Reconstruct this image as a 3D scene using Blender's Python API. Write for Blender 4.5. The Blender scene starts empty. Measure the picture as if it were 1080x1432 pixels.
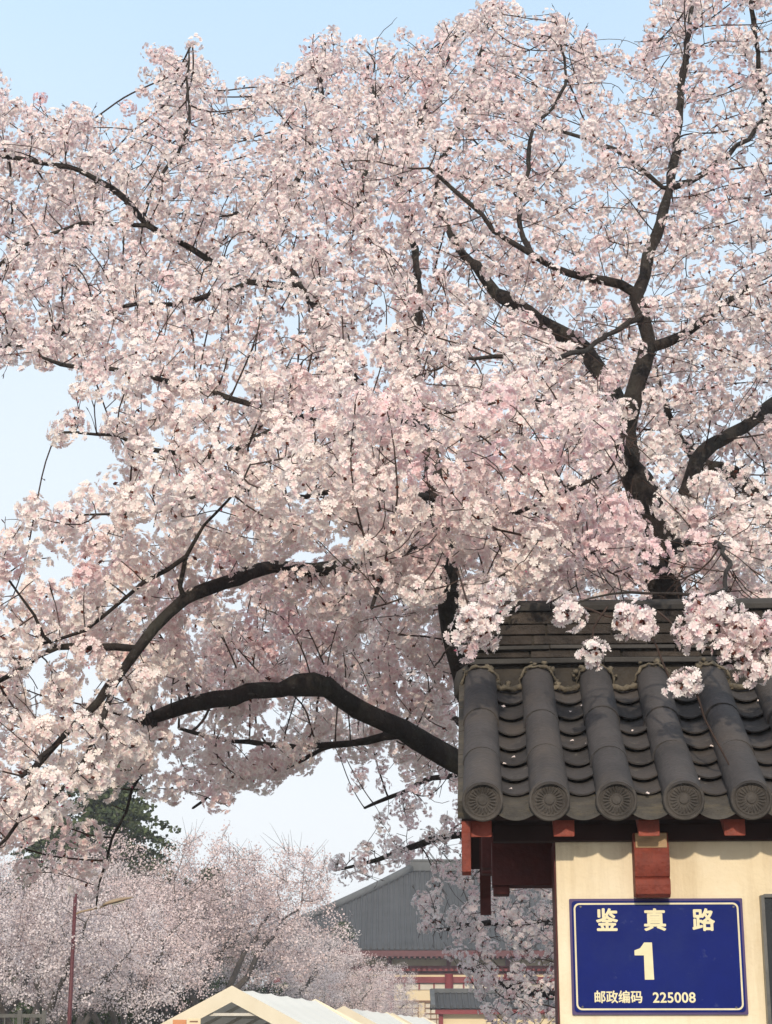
import bpy, bmesh, math, random
import numpy as np
from mathutils import Vector, Matrix, noise as mnoise

rng = np.random.default_rng(11)
random.seed(11)
R = math.radians
scene = bpy.context.scene
COL = scene.collection

# ------------------------------------------------------------------ camera, sky, sun, exposure
W, H, F = 1080.0, 1432.0, 2500.0          # the photograph's frame and its focal length in pixels
TILT = R(16.47)
EYE = Vector((0, 0, 1.6))
cam_d = bpy.data.cameras.new('camera')
cam = bpy.data.objects.new('camera', cam_d)
COL.objects.link(cam)
cam.location = EYE
cam.rotation_euler = (R(90) + TILT, 0, 0)
cam_d.sensor_fit = 'VERTICAL'
cam_d.sensor_height = 36.0
cam_d.lens = 36.0 * F / H
cam_d.clip_start = 0.1
cam_d.clip_end = 6000
scene.camera = cam

SUN_EL, SUN_AZ = R(22.0), R(-4.0)         # the sun stands low behind the camera, a little to the left
world = bpy.data.worlds.new('World')
scene.world = world
world.use_nodes = True
wt = world.node_tree
wt.nodes.clear()
w_out = wt.nodes.new('ShaderNodeOutputWorld')
w_bg = wt.nodes.new('ShaderNodeBackground')
w_sky = wt.nodes.new('ShaderNodeTexSky')
w_sky.sky_type = 'NISHITA'
w_sky.sun_disc = False
w_sky.sun_elevation = SUN_EL
w_sky.sun_rotation = math.pi + SUN_AZ * -1
w_sky.air_density = 1.0
w_sky.dust_density = 2.0
w_sky.ozone_density = 1.5
w_bg.inputs['Strength'].default_value = 0.15
wt.links.new(w_bg.outputs[0], w_out.inputs[0])
# thin high veil of cloud, thickest low down
w_tc = wt.nodes.new('ShaderNodeTexCoord')
w_sep = wt.nodes.new('ShaderNodeSeparateXYZ')
w_map = wt.nodes.new('ShaderNodeMapRange')
w_map.inputs['From Min'].default_value = 0.10
w_map.inputs['From Max'].default_value = 0.56
w_map.inputs['To Min'].default_value = 0.95
w_map.inputs['To Max'].default_value = 0.80
w_noise = wt.nodes.new('ShaderNodeTexNoise')
w_noise.inputs['Scale'].default_value = 2.2
w_noise.inputs['Detail'].default_value = 3.0
w_nm = wt.nodes.new('ShaderNodeMath'); w_nm.operation = 'MULTIPLY_ADD'
w_nm.inputs[1].default_value = 0.30; w_nm.inputs[2].default_value = -0.15
w_add = wt.nodes.new('ShaderNodeMath'); w_add.operation = 'ADD'; w_add.use_clamp = True
w_mix = wt.nodes.new('ShaderNodeMixRGB')
w_ramp = wt.nodes.new('ShaderNodeValToRGB')
w_ramp.color_ramp.elements[0].position = 0.12; w_ramp.color_ramp.elements[0].color = (0.86, 0.885, 0.92, 1)
w_ramp.color_ramp.elements[1].position = 0.56; w_ramp.color_ramp.elements[1].color = (0.59, 0.80, 1.0, 1)
for p_, c_ in ((0.34, (0.77, 0.86, 0.945, 1)), (0.80, (0.82, 0.86, 0.91, 1))):
    w_ramp.color_ramp.elements.new(p_).color = c_
w_gain = wt.nodes.new('ShaderNodeVectorMath'); w_gain.operation = 'SCALE'; w_gain.inputs['Scale'].default_value = 6.3
wt.links.new(w_tc.outputs['Generated'], w_sep.inputs[0])
wt.links.new(w_sep.outputs['Z'], w_map.inputs['Value'])
wt.links.new(w_tc.outputs['Generated'], w_noise.inputs['Vector'])
wt.links.new(w_noise.outputs['Fac'], w_nm.inputs[0])
wt.links.new(w_map.outputs[0], w_add.inputs[0])
wt.links.new(w_nm.outputs[0], w_add.inputs[1])
wt.links.new(w_add.outputs[0], w_mix.inputs['Fac'])
wt.links.new(w_sky.outputs[0], w_mix.inputs['Color1'])
wt.links.new(w_sep.outputs['Z'], w_ramp.inputs[0])
wt.links.new(w_ramp.outputs[0], w_gain.inputs[0])
wt.links.new(w_gain.outputs[0], w_mix.inputs['Color2'])
wt.links.new(w_mix.outputs[0], w_bg.inputs['Color'])

sun_d = bpy.data.lights.new('sun', 'SUN')
sun_d.energy = 2.4
sun_d.angle = R(1.6)
sun_d.color = (1.0, 0.86, 0.68)
sun = bpy.data.objects.new('sun', sun_d)
COL.objects.link(sun)
to_sun = Vector((math.sin(SUN_AZ) * math.cos(SUN_EL), -math.cos(SUN_AZ) * math.cos(SUN_EL), math.sin(SUN_EL)))
sun.rotation_euler = to_sun.to_track_quat('Z', 'Y').to_euler()
sun.location = (0, -20, 20)

scene.view_settings.view_transform = 'Standard'
scene.view_settings.look = 'None'
scene.view_settings.exposure = 0.28
scene.view_settings.gamma = 1.0
scene.cycles.max_bounces = 10
scene.cycles.diffuse_bounces = 8
scene.cycles.transmission_bounces = 6

# ------------------------------------------------------------------ projection helpers
CT, ST = math.cos(TILT), math.sin(TILT)

def P(u, v, zc):
    """the point seen at (u, v), zc metres along the view axis"""
    a = (u - W / 2) / F * zc
    b = (H / 2 - v) / F * zc
    return Vector((EYE.x + a, EYE.y + zc * CT - b * ST, EYE.z + zc * ST + b * CT))

def proj(pts):
    p = np.asarray(pts, float) - np.array(EYE)
    zc = p[:, 1] * CT + p[:, 2] * ST
    yc = -p[:, 1] * ST + p[:, 2] * CT
    return W / 2 + F * p[:, 0] / zc, H / 2 - F * yc / zc, zc

# ------------------------------------------------------------------ object helpers
def tag(o, label=None, cat=None, group=None, kind=None):
    if label: o['label'] = label
    if cat: o['category'] = cat
    if group: o['group'] = group
    if kind: o['kind'] = kind
    return o

def empty(name, loc=(0, 0, 0), rz=0.0):
    o = bpy.data.objects.new(name, None)
    COL.objects.link(o)
    o.location = loc
    o.rotation_euler = (0, 0, rz)
    o.empty_display_size = 0.2
    return o

def link(name, me, mat=None, parent=None):
    o = bpy.data.objects.new(name, me)
    COL.objects.link(o)
    if mat is not None:
        me.materials.clear(); me.materials.append(mat)
    if parent is not None:
        o.parent = parent
    return o

def copy_tree(o, parent=None):
    c = o.copy(); COL.objects.link(c)
    if parent is not None: c.parent = parent
    for ch in list(o.children): copy_tree(ch, c)
    return c

class MB:
    """collects shapes for ONE mesh"""
    def __init__(self):
        self.v = []; self.f = []; self.sm = []
    def add(self, vs, fs, smooth=False):
        n = len(self.v)
        self.v += [tuple(p) for p in vs]
        self.f += [tuple(i + n for i in f) for f in fs]
        self.sm += [smooth] * len(fs)
    def box(self, c, s, rot=None, taper=1.0):
        hx, hy, hz = s[0] / 2, s[1] / 2, s[2] / 2
        vs = []
        for z in (-1, 1):
            t = taper if z > 0 else 1.0
            for x, y in ((-1, -1), (1, -1), (1, 1), (-1, 1)):
                p = Vector((x * hx * t, y * hy * t, z * hz))
                if rot is not None: p = rot @ p
                vs.append(p + Vector(c))
        self.add(vs, [(3, 2, 1, 0), (4, 5, 6, 7), (0, 1, 5, 4), (1, 2, 6, 5), (2, 3, 7, 6), (3, 0, 4, 7)])
    def b(self, x0, x1, y0, y1, z0, z1):
        self.box(((x0 + x1) / 2, (y0 + y1) / 2, (z0 + z1) / 2), (abs(x1 - x0), abs(y1 - y0), abs(z1 - z0)))
    def bar(self, a, b, w, h=None, up=Vector((0, 0, 1))):
        a, b = Vector(a), Vector(b); h = h or w
        d = (b - a); L = d.length; d.normalize()
        s = d.cross(up)
        if s.length < 1e-4: s = d.cross(Vector((1, 0, 0)))
        s.normalize(); t = s.cross(d)
        rot = Matrix((s, d, t)).transposed()
        self.box((a + b) / 2, (w, L, h), rot)
    def prism(self, poly, x0, x1, to=lambda a, b, x: (x, a, b)):
        """poly of (a,b), extruded from x0 to x1"""
        n = len(poly)
        vs = [to(a, b, x0) for a, b in poly] + [to(a, b, x1) for a, b in poly]
        fs = [tuple(range(n)), tuple(range(2 * n - 1, n - 1, -1))]
        fs += [(i, i + n, (i + 1) % n + n, (i + 1) % n) for i in range(n)]
        self.add(vs, fs)
    def tube(self, pts, rad, k=8, cap=True):
        pts = [Vector(p) for p in pts]; n = len(pts)
        if not hasattr(rad, '__len__'): rad = [rad] * n
        ref = None; vs = []
        for i, p in enumerate(pts):
            t = (pts[min(i + 1, n - 1)] - pts[max(i - 1, 0)]).normalized()
            if ref is None:
                ref = t.orthogonal().normalized()
            ref = (ref - t * ref.dot(t)).normalized()
            s = t.cross(ref)
            for j in range(k):
                a = 2 * math.pi * j / k
                vs.append(p + (ref * math.cos(a) + s * math.sin(a)) * rad[i])
        fs = []
        for i in range(n - 1):
            for j in range(k):
                fs.append((i * k + j, i * k + (j + 1) % k, (i + 1) * k + (j + 1) % k, (i + 1) * k + j))
        self.add(vs, fs, True)
        if cap:
            m = len(self.v) - n * k
            self.f += [tuple(m + j for j in range(k))[::-1], tuple(m + (n - 1) * k + j for j in range(k))]
            self.sm += [False, False]
    def build(self, name, mat, parent=None, bevel=0.0, fix=True):
        me = bpy.data.meshes.new(name)
        me.from_pydata(self.v, [], self.f)
        if fix or bevel:
            bm = bmesh.new(); bm.from_mesh(me)
            if bevel:
                es = [e for e in bm.edges if len(e.link_faces) == 2 and e.calc_face_angle(0) > 0.6]
                bmesh.ops.bevel(bm, geom=es, offset=bevel, segments=2, profile=0.6, affect='EDGES')
            bmesh.ops.recalc_face_normals(bm, faces=bm.faces)
            bm.to_mesh(me); bm.free()
        if not bevel:
            me.polygons.foreach_set('use_smooth', self.sm)
        me.update()
        return link(name, me, mat, parent)

def np_mesh(name, verts, loops, starts, totals, col=None, smooth=False):
    me = bpy.data.meshes.new(name)
    me.vertices.add(len(verts)); me.loops.add(len(loops)); me.polygons.add(len(starts))
    me.vertices.foreach_set('co', np.ascontiguousarray(verts, np.float32).ravel())
    me.loops.foreach_set('vertex_index', np.ascontiguousarray(loops, np.int32))
    me.polygons.foreach_set('loop_start', np.ascontiguousarray(starts, np.int32))
    me.polygons.foreach_set('loop_total', np.ascontiguousarray(totals, np.int32))
    if smooth: me.polygons.foreach_set('use_smooth', np.ones(len(starts), bool))
    if col is not None:
        a = me.color_attributes.new('Col', 'FLOAT_COLOR', 'POINT')
        c = np.ones((len(verts), 4), np.float32); c[:, :3] = col
        a.data.foreach_set('color', c.ravel())
    me.update(calc_edges=True)
    return me

# ------------------------------------------------------------------ materials
def mat_new(name):
    m = bpy.data.materials.new(name); m.use_nodes = True
    nt = m.node_tree
    return m, nt, nt.nodes['Principled BSDF'], nt.nodes['Material Output']

def noisy(name, c0, c1, scale=6.0, rough=0.8, bump=0.0, bscale=None, detail=6.0, c2=None, spec=0.35, coords='Object', stretch=(1, 1, 1)):
    m, nt, bs, out = mat_new(name)
    tc = nt.nodes.new('ShaderNodeTexCoord')
    mp = nt.nodes.new('ShaderNodeMapping'); mp.inputs['Scale'].default_value = stretch
    nt.links.new(tc.outputs[coords], mp.inputs[0])
    n = nt.nodes.new('ShaderNodeTexNoise')
    n.inputs['Scale'].default_value = scale; n.inputs['Detail'].default_value = detail
    n.inputs['Roughness'].default_value = 0.62
    nt.links.new(mp.outputs[0], n.inputs['Vector'])
    r = nt.nodes.new('ShaderNodeValToRGB')
    r.color_ramp.elements[0].position = 0.32; r.color_ramp.elements[0].color = (*c0, 1)
    r.color_ramp.elements[1].position = 0.68; r.color_ramp.elements[1].color = (*c1, 1)
    if c2 is not None:
        e = r.color_ramp.elements.new(0.80); e.color = (*c2, 1)
    nt.links.new(n.outputs['Fac'], r.inputs[0])
    nt.links.new(r.outputs[0], bs.inputs['Base Color'])
    bs.inputs['Roughness'].default_value = rough
    bs.inputs['Specular IOR Level'].default_value = spec
    if bump:
        n2 = nt.nodes.new('ShaderNodeTexNoise')
        n2.inputs['Scale'].default_value = bscale or scale * 4; n2.inputs['Detail'].default_value = 5
        nt.links.new(mp.outputs[0], n2.inputs['Vector'])
        b = nt.nodes.new('ShaderNodeBump'); b.inputs['Strength'].default_value = bump
        b.inputs['Distance'].default_value = 0.02
        nt.links.new(n2.outputs['Fac'], b.inputs['Height'])
        nt.links.new(b.outputs[0], bs.inputs['Normal'])
    return m

def petal_mat(name, trans=0.35, tint=(1, 1, 1)):
    m, nt, bs, out = mat_new(name)
    nt.nodes.remove(bs)
    at = nt.nodes.new('ShaderNodeVertexColor'); at.layer_name = 'Col'
    mul = nt.nodes.new('ShaderNodeMixRGB'); mul.blend_type = 'MULTIPLY'; mul.inputs[0].default_value = 1
    mul.inputs['Color2'].default_value = (*tint, 1)
    nt.links.new(at.outputs[0], mul.inputs['Color1'])
    d = nt.nodes.new('ShaderNodeBsdfDiffuse'); t = nt.nodes.new('ShaderNodeBsdfTranslucent')
    mx = nt.nodes.new('ShaderNodeMixShader'); mx.inputs[0].default_value = trans
    nt.links.new(mul.outputs[0], d.inputs[0]); nt.links.new(mul.outputs[0], t.inputs[0])
    nt.links.new(d.outputs[0], mx.inputs[1]); nt.links.new(t.outputs[0], mx.inputs[2])
    nt.links.new(mx.outputs[0], out.inputs[0])
    return m

M = {}
M['ground'] = noisy('ground_mat', (0.10, 0.09, 0.075), (0.17, 0.155, 0.13), 0.6, 0.95, 0.3, 8)
M['asphalt'] = noisy('asphalt_mat', (0.045, 0.045, 0.047), (0.075, 0.073, 0.07), 1.2, 0.9, 0.3, 60)
M['kerb'] = noisy('kerb_mat', (0.26, 0.25, 0.24), (0.36, 0.35, 0.33), 3, 0.85, 0.2)
M['plaster'] = noisy('plaster_mat', (0.72, 0.60, 0.41), (0.81, 0.70, 0.50), 3.2, 0.88, 0.2, 55, c2=(0.74, 0.61, 0.42))
M['tile'] = noisy('tile_mat', (0.042, 0.039, 0.040), (0.070, 0.064, 0.064), 5, 0.72, 0.25, 60, c2=(0.125, 0.105, 0.088), spec=0.4)
M['pan'] = noisy('pan_tile_mat', (0.042, 0.039, 0.040), (0.072, 0.066, 0.065), 7, 0.75, 0.25, 50, c2=(0.14, 0.118, 0.095))
M['drip'] = noisy('drip_tile_mat', (0.046, 0.042, 0.038), (0.084, 0.075, 0.064), 14, 0.85, 0.3, 60)
M['medallion'] = noisy('tile_end_mat', (0.044, 0.038, 0.034), (0.085, 0.074, 0.065), 12, 0.85, 0.3, 60)
M['brick'] = noisy('ridge_brick_mat', (0.018, 0.015, 0.014), (0.058, 0.047, 0.040), 7, 0.95, 0.9, 30, c2=(0.14, 0.115, 0.09))
M['ridge_cap'] = noisy('ridge_cap_mat', (0.032, 0.030, 0.029), (0.062, 0.057, 0.053), 6, 0.85, 0.2, 40)
M['mortar'] = noisy('mortar_mat', (0.07, 0.06, 0.047), (0.19, 0.16, 0.115), 16, 0.95, 0.6, 60, c2=(0.34, 0.29, 0.21))
M['joint'] = noisy('joint_mat', (0.018, 0.016, 0.014), (0.05, 0.043, 0.035), 14, 0.95, 0.5, 60, c2=(0.13, 0.11, 0.08))
def per_brick(m, lo, hi):
    nt = m.node_tree; bs = nt.nodes['Principled BSDF']; src = bs.inputs['Base Color'].links[0].from_socket
    ge = nt.nodes.new('ShaderNodeNewGeometry'); mr = nt.nodes.new('ShaderNodeMapRange')
    mr.inputs['To Min'].default_value = lo; mr.inputs['To Max'].default_value = hi
    vm = nt.nodes.new('ShaderNodeVectorMath'); vm.operation = 'SCALE'
    nt.links.new(ge.outputs['Random Per Island'], mr.inputs[0]); nt.links.new(src, vm.inputs[0]); nt.links.new(mr.outputs[0], vm.inputs['Scale'])
    nt.links.new(vm.outputs[0], bs.inputs['Base Color'])
per_brick(M['brick'], 0.55, 1.35); per_brick(M['ridge_cap'], 0.7, 1.25); per_brick(M['pan'], 0.78, 1.2); per_brick(M['tile'], 0.85, 1.12)
M['render'] = noisy('ridge_render_mat', (0.026, 0.024, 0.023), (0.066, 0.056, 0.046), 7, 0.95, 0.5, 30, c2=(0.24, 0.19, 0.13))
M['red'] = noisy('red_paint_mat', (0.20, 0.036, 0.022), (0.30, 0.06, 0.035), 12, 0.6, 0.25, 60, c2=(0.36, 0.14, 0.08))
M['red_worn'] = noisy('worn_red_mat', (0.15, 0.028, 0.018), (0.24, 0.05, 0.03), 9, 0.7, 0.4, 50, c2=(0.32, 0.14, 0.075))
M['tan_wood'] = noisy('bare_wood_mat', (0.30, 0.20, 0.115), (0.44, 0.30, 0.17), 18, 0.8, 0.2, 60, stretch=(1, 1, 4))
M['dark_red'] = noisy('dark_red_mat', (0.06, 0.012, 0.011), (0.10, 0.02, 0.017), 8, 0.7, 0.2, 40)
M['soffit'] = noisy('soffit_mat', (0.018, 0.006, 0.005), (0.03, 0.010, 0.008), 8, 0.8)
def weather(m, col, amount, scale, stretch, lo=0.55, hi=0.75, clean=None):
    nt = m.node_tree; bs = nt.nodes['Principled BSDF']; src = bs.inputs['Base Color'].links[0].from_socket
    tc = nt.nodes.new('ShaderNodeTexCoord'); mp = nt.nodes.new('ShaderNodeMapping'); mp.inputs['Scale'].default_value = stretch
    mp.inputs['Location'].default_value = (3.7, 1.3, 5.1)
    n = nt.nodes.new('ShaderNodeTexNoise'); n.inputs['Scale'].default_value = scale; n.inputs['Detail'].default_value = 9; n.inputs['Roughness'].default_value = 0.7
    mr = nt.nodes.new('ShaderNodeMapRange'); mr.inputs['From Min'].default_value = lo; mr.inputs['From Max'].default_value = hi; mr.inputs['To Max'].default_value = amount
    mx = nt.nodes.new('ShaderNodeMixRGB'); mx.inputs['Color2'].default_value = (*col, 1)
    nt.links.new(tc.outputs['Object'], mp.inputs[0]); nt.links.new(mp.outputs[0], n.inputs['Vector']); nt.links.new(n.outputs['Fac'], mr.inputs[0])
    nt.links.new(mr.outputs[0], mx.inputs['Fac']); nt.links.new(src, mx.inputs['Color1']); nt.links.new(mx.outputs[0], bs.inputs['Base Color'])
weather(M['tile'], (0.098, 0.080, 0.066), 0.7, 3.0, (1, 1, 1), 0.48, 0.72); weather(M['tile'], (0.17, 0.16, 0.14), 0.55, 22, (1, 1, 1), 0.62, 0.75)
weather(M['pan'], (0.10, 0.082, 0.068), 0.7, 4.0, (1, 1, 1), 0.48, 0.70); weather(M['pan'], (0.24, 0.22, 0.18), 0.6, 24, (1, 1, 1), 0.60, 0.74)
weather(M['drip'], (0.15, 0.125, 0.08), 0.5, 9, (1, 1, 5), 0.5, 0.7); weather(M['medallion'], (0.04, 0.036, 0.032), 0.6, 10, (1, 1, 1), 0.5, 0.7)
weather(M['plaster'], (0.46, 0.35, 0.21), 0.6, 2.4, (6, 6, 0.45), 0.50, 0.78); weather(M['plaster'], (0.36, 0.27, 0.17), 0.55, 30, (1, 1, 1), 0.69, 0.78); weather(M['plaster'], (0.90, 0.84, 0.70), 0.5, 1.3, (1, 1, 1), 0.45, 0.75)
weather(M['red'], (0.10, 0.03, 0.02), 0.6, 14, (1, 1, 1), 0.5, 0.7); weather(M['red_worn'], (0.07, 0.02, 0.015), 0.7, 11, (2, 2, 0.8), 0.48, 0.7)
M['sign_blue'] = noisy('sign_blue_mat', (0.0, 0.008, 0.115), (0.001, 0.011, 0.145), 5, 0.45, 0.02, 90, c2=(0.012, 0.022, 0.16), spec=0.1)
M['sign_edge'] = noisy('sign_edge_mat', (0.05, 0.028, 0.11), (0.07, 0.04, 0.14), 6, 0.5)
M['sign_line'] = noisy('sign_line_mat', (0.60, 0.54, 0.36), (0.72, 0.65, 0.45), 14, 0.5)
M['sign_text'] = noisy('sign_text_mat', (0.68, 0.61, 0.38), (0.76, 0.69, 0.45), 25, 0.5)
M['metal'] = noisy('metal_mat', (0.045, 0.045, 0.043), (0.10, 0.098, 0.092), 20, 0.35, spec=0.6)
M['black_glass'] = noisy('black_panel_mat', (0.010, 0.012, 0.013), (0.016, 0.018, 0.02), 3, 0.12, spec=0.5)
M['bark'] = noisy('bark_mat', (0.012, 0.009, 0.008), (0.036, 0.028, 0.025), 14, 0.9, 0.8, 50, c2=(0.075, 0.064, 0.058), stretch=(1, 1, 0.6))
weather(M['bark'], (0.13, 0.12, 0.11), 0.7, 20, (1, 1, 2.2), 0.58, 0.70); weather(M['bark'], (0.05, 0.052, 0.04), 0.6, 4, (1, 1, 1), 0.5, 0.7)
M['twig'] = noisy('twig_mat', (0.030, 0.018, 0.014), (0.068, 0.043, 0.035), 12, 0.85)
M['far_bark'] = noisy('far_bark_mat', (0.06, 0.052, 0.048), (0.12, 0.105, 0.095), 5, 0.9)
M['petal'] = petal_mat('petal_mat', 0.26)
M['far_petal'] = petal_mat('far_petal_mat', 0.22)
M['needle'] = petal_mat('needle_mat', 0.12)
M['canvas'] = None

# ------------------------------------------------------------------ ground
g = MB()
g.add([(-1500, -300, 0), (1500, -300, 0), (1500, 2500, 0), (-1500, 2500, 0)], [(0, 1, 2, 3)])
tag(g.build('ground', M['ground']), kind='structure')
g = MB(); g.b(-4.2, 1.0, 12, 75, 0.002, 0.006)
tag(g.build('road', M['asphalt']), kind='structure')
g = MB(); g.b(-4.4, -4.2, 12, 75, 0.0, 0.13)
tag(g.build('kerb', M['kerb']), kind='structure')
g = MB(); g.b(-3, 6, -3, 6.9, 0.002, 0.008)
tag(g.build('pavement', M['kerb']), kind='structure')

# ------------------------------------------------------------------ gatehouse
PHI = R(3.0)
SC = P(920, 1338, 6.25)                    # the sign's centre fixes the wall plane
gate = empty('gatehouse', (SC.x, SC.y, 0), -PHI)
tag(gate, 'cream plastered gatehouse with dark barrel tile roof and red rafters', 'gatehouse')
GX = Vector((math.cos(PHI), -math.sin(PHI), 0)); GY = Vector((math.sin(PHI), math.cos(PHI), 0))

def BL(u, v, yl):
    """gatehouse coordinates (x, z) of the point seen at (u, v) on the plane y = yl"""
    d = P(u, v, 1.0) - EYE
    o = EYE - Vector((SC.x, SC.y, 0))
    t = (yl - o.dot(GY)) / d.dot(GY)
    q = o + d * t
    return q.dot(GX), q.z

OV = 0.26                                   # eave overhang in front of the wall
x_l, _ = BL(781, 1340, 0.0)
wall_top = BL(800, 1176, 0)[1]
b = MB(); b.b(x_l, 2.6, 0.0, 0.26, 0.0, wall_top + 0.02)
b.build('wall', M['plaster'], gate, bevel=0.004)
b = MB(); b.b(x_l - 0.006, x_l - 0.001, 0.004, 0.256, 0.0, wall_top)
b.build('corner_strip', M['dark_red'], gate)
b = MB(); b.b(x_l - 0.02, 2.6, -0.03, 0.30, 0.0, 0.28)
b.build('plinth', M['kerb'], gate, bevel=0.01)

# roof plane: from the tile ends up to the foot of the ridge
YE = -OV
xe0, ZE = BL(675, 1119, YE)                 # centre of the first tile end
RUN = 0.88
YT = YE + RUN
_, ZT = BL(672, 955, YT)
SL = math.atan2(ZT - ZE, RUN)
SLEN = math.hypot(RUN, ZT - ZE)
dsl = Vector((0, math.cos(SL), math.sin(SL))); nsl = Vector((0, -math.sin(SL), math.cos(SL)))
PITCH = (BL(956, 1117, YE)[0] - xe0) / 3.0
NROW = 10
RB = 0.0665

def slope_pt(x, s, h=0.0):
    """s metres up the slope from the tile end, h metres off it"""
    p = Vector((x, YE, ZE)) + dsl * s + nsl * h
    # gentle sag of an old roof
    p.z -= 0.018 * math.sin(math.pi * min(max(s / SLEN, 0), 1))
    return p

def barrel_row(x, seed):
    rr = random.Random(seed)
    m = MB()
    segs = 3
    lens = [0.36 + rr.uniform(-0.03, 0.03), 0.70 + rr.uniform(-0.03, 0.03), SLEN + 0.03]
    s0 = 0.0
    K = 16
    for si, s1 in enumerate(lens):
        r0 = RB * (1.035 if si == 0 else 1.0) + rr.uniform(-0.001, 0.001)
        r1 = r0 - 0.0035
        ox = rr.uniform(-0.003, 0.003)
        vs = []
        st = [s0 - (0.012 if si else 0), s0 + 0.3 * (s1 - s0), s0 + 0.7 * (s1 - s0), s1]
        rs = [r0 + (0.0022 if si else 0), r0, (r0 + r1) / 2, r1]
        for s, r in zip(st, rs):
            for j in range(K + 1):
                a = R(-42) + (math.pi + R(84)) * j / K
                vs.append(slope_pt(x + ox + r * math.cos(a), s, r * math.sin(a)))
        fs = []
        for i in range(3):
            for j in range(K):
                q = i * (K + 1) + j
                fs.append((q, q + 1, q + K + 2, q + K + 1))
        m.add(vs, fs, True)
        # the thick lower rim of the tile
        vs = [slope_pt(x + ox + (rs[0] - t) * math.cos(R(-42) + (math.pi + R(84)) * j / K), st[0], (rs[0] - t) * math.sin(R(-42) + (math.pi + R(84)) * j / K)) for t in (0, 0.010) for j in range(K + 1)]
        m.add(vs, [(j, j + K + 1, j + K + 2, j + 1) for j in range(K)])
        s0 = s1
    row = m.build('barrel_tile_row', M['tile'], gate, fix=False)
    # round tile end with a raised flower rosette
    e = MB()
    tilt = R(8 + rr.uniform(-4, 4))
    ax = Vector((0, -math.cos(tilt), math.sin(tilt) * -1)); ux = Vector((1, 0, 0)); uz = Vector((0, -math.sin(tilt), math.cos(tilt)))
    c = slope_pt(x, -0.004, 0.0)
    def ring(r, d, n=48, wob=None):
        return [c + (ux * math.cos(2 * math.pi * j / n) + uz * math.sin(2 * math.pi * j / n)) * (r if wob is None else r * (1 + wob * math.cos(22 * 2 * math.pi * j / n))) + ax * (d if wob is None else d) for j in range(n)]
    n = 88
    prof = [(RB * 1.07, -0.02), (RB * 1.07, 0.010), (RB * 1.02, 0.014), (RB * 0.93, 0.014), (RB * 0.90, 0.007), (RB * 0.84, 0.007), (RB * 0.82, 0.010), (RB * 0.78, 0.010), (RB * 0.76, 0.006)]
    vs = []
    for r, d in prof: vs += ring(r, d, n)
    ph = rr.uniform(0, 6.28)
    for r, d0, d1 in ((RB * 0.72, 0.006, 0.007), (RB * 0.64, 0.005, 0.013), (RB * 0.46, 0.005, 0.012), (RB * 0.33, 0.005, 0.006)):
        for j in range(n):
            a = 2 * math.pi * j / n
            w = 0.5 + 0.5 * math.cos(22 * a + ph)
            vs.append(c + (ux * math.cos(a) + uz * math.sin(a)) * r + ax * (d0 + (d1 - d0) * w))
    for r, d in ((RB * 0.26, 0.006), (RB * 0.22, 0.011), (RB * 0.08, 0.013)): vs += ring(r, d, n)
    vs.append(c + ax * 0.013)
    fs = []
    nr = (len(vs) - 1) // n
    for i in range(nr - 1):
        for j in range(n):
            fs.append((i * n + j, i * n + (j + 1) % n, (i + 1) * n + (j + 1) % n, (i + 1) * n + j))
    for j in range(n): fs.append(((nr - 1) * n + j, (nr - 1) * n + (j + 1) % n, nr * n))
    e.add(vs, fs, False)
    e.build('tile_end', M['medallion'], row)
    return row

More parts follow.
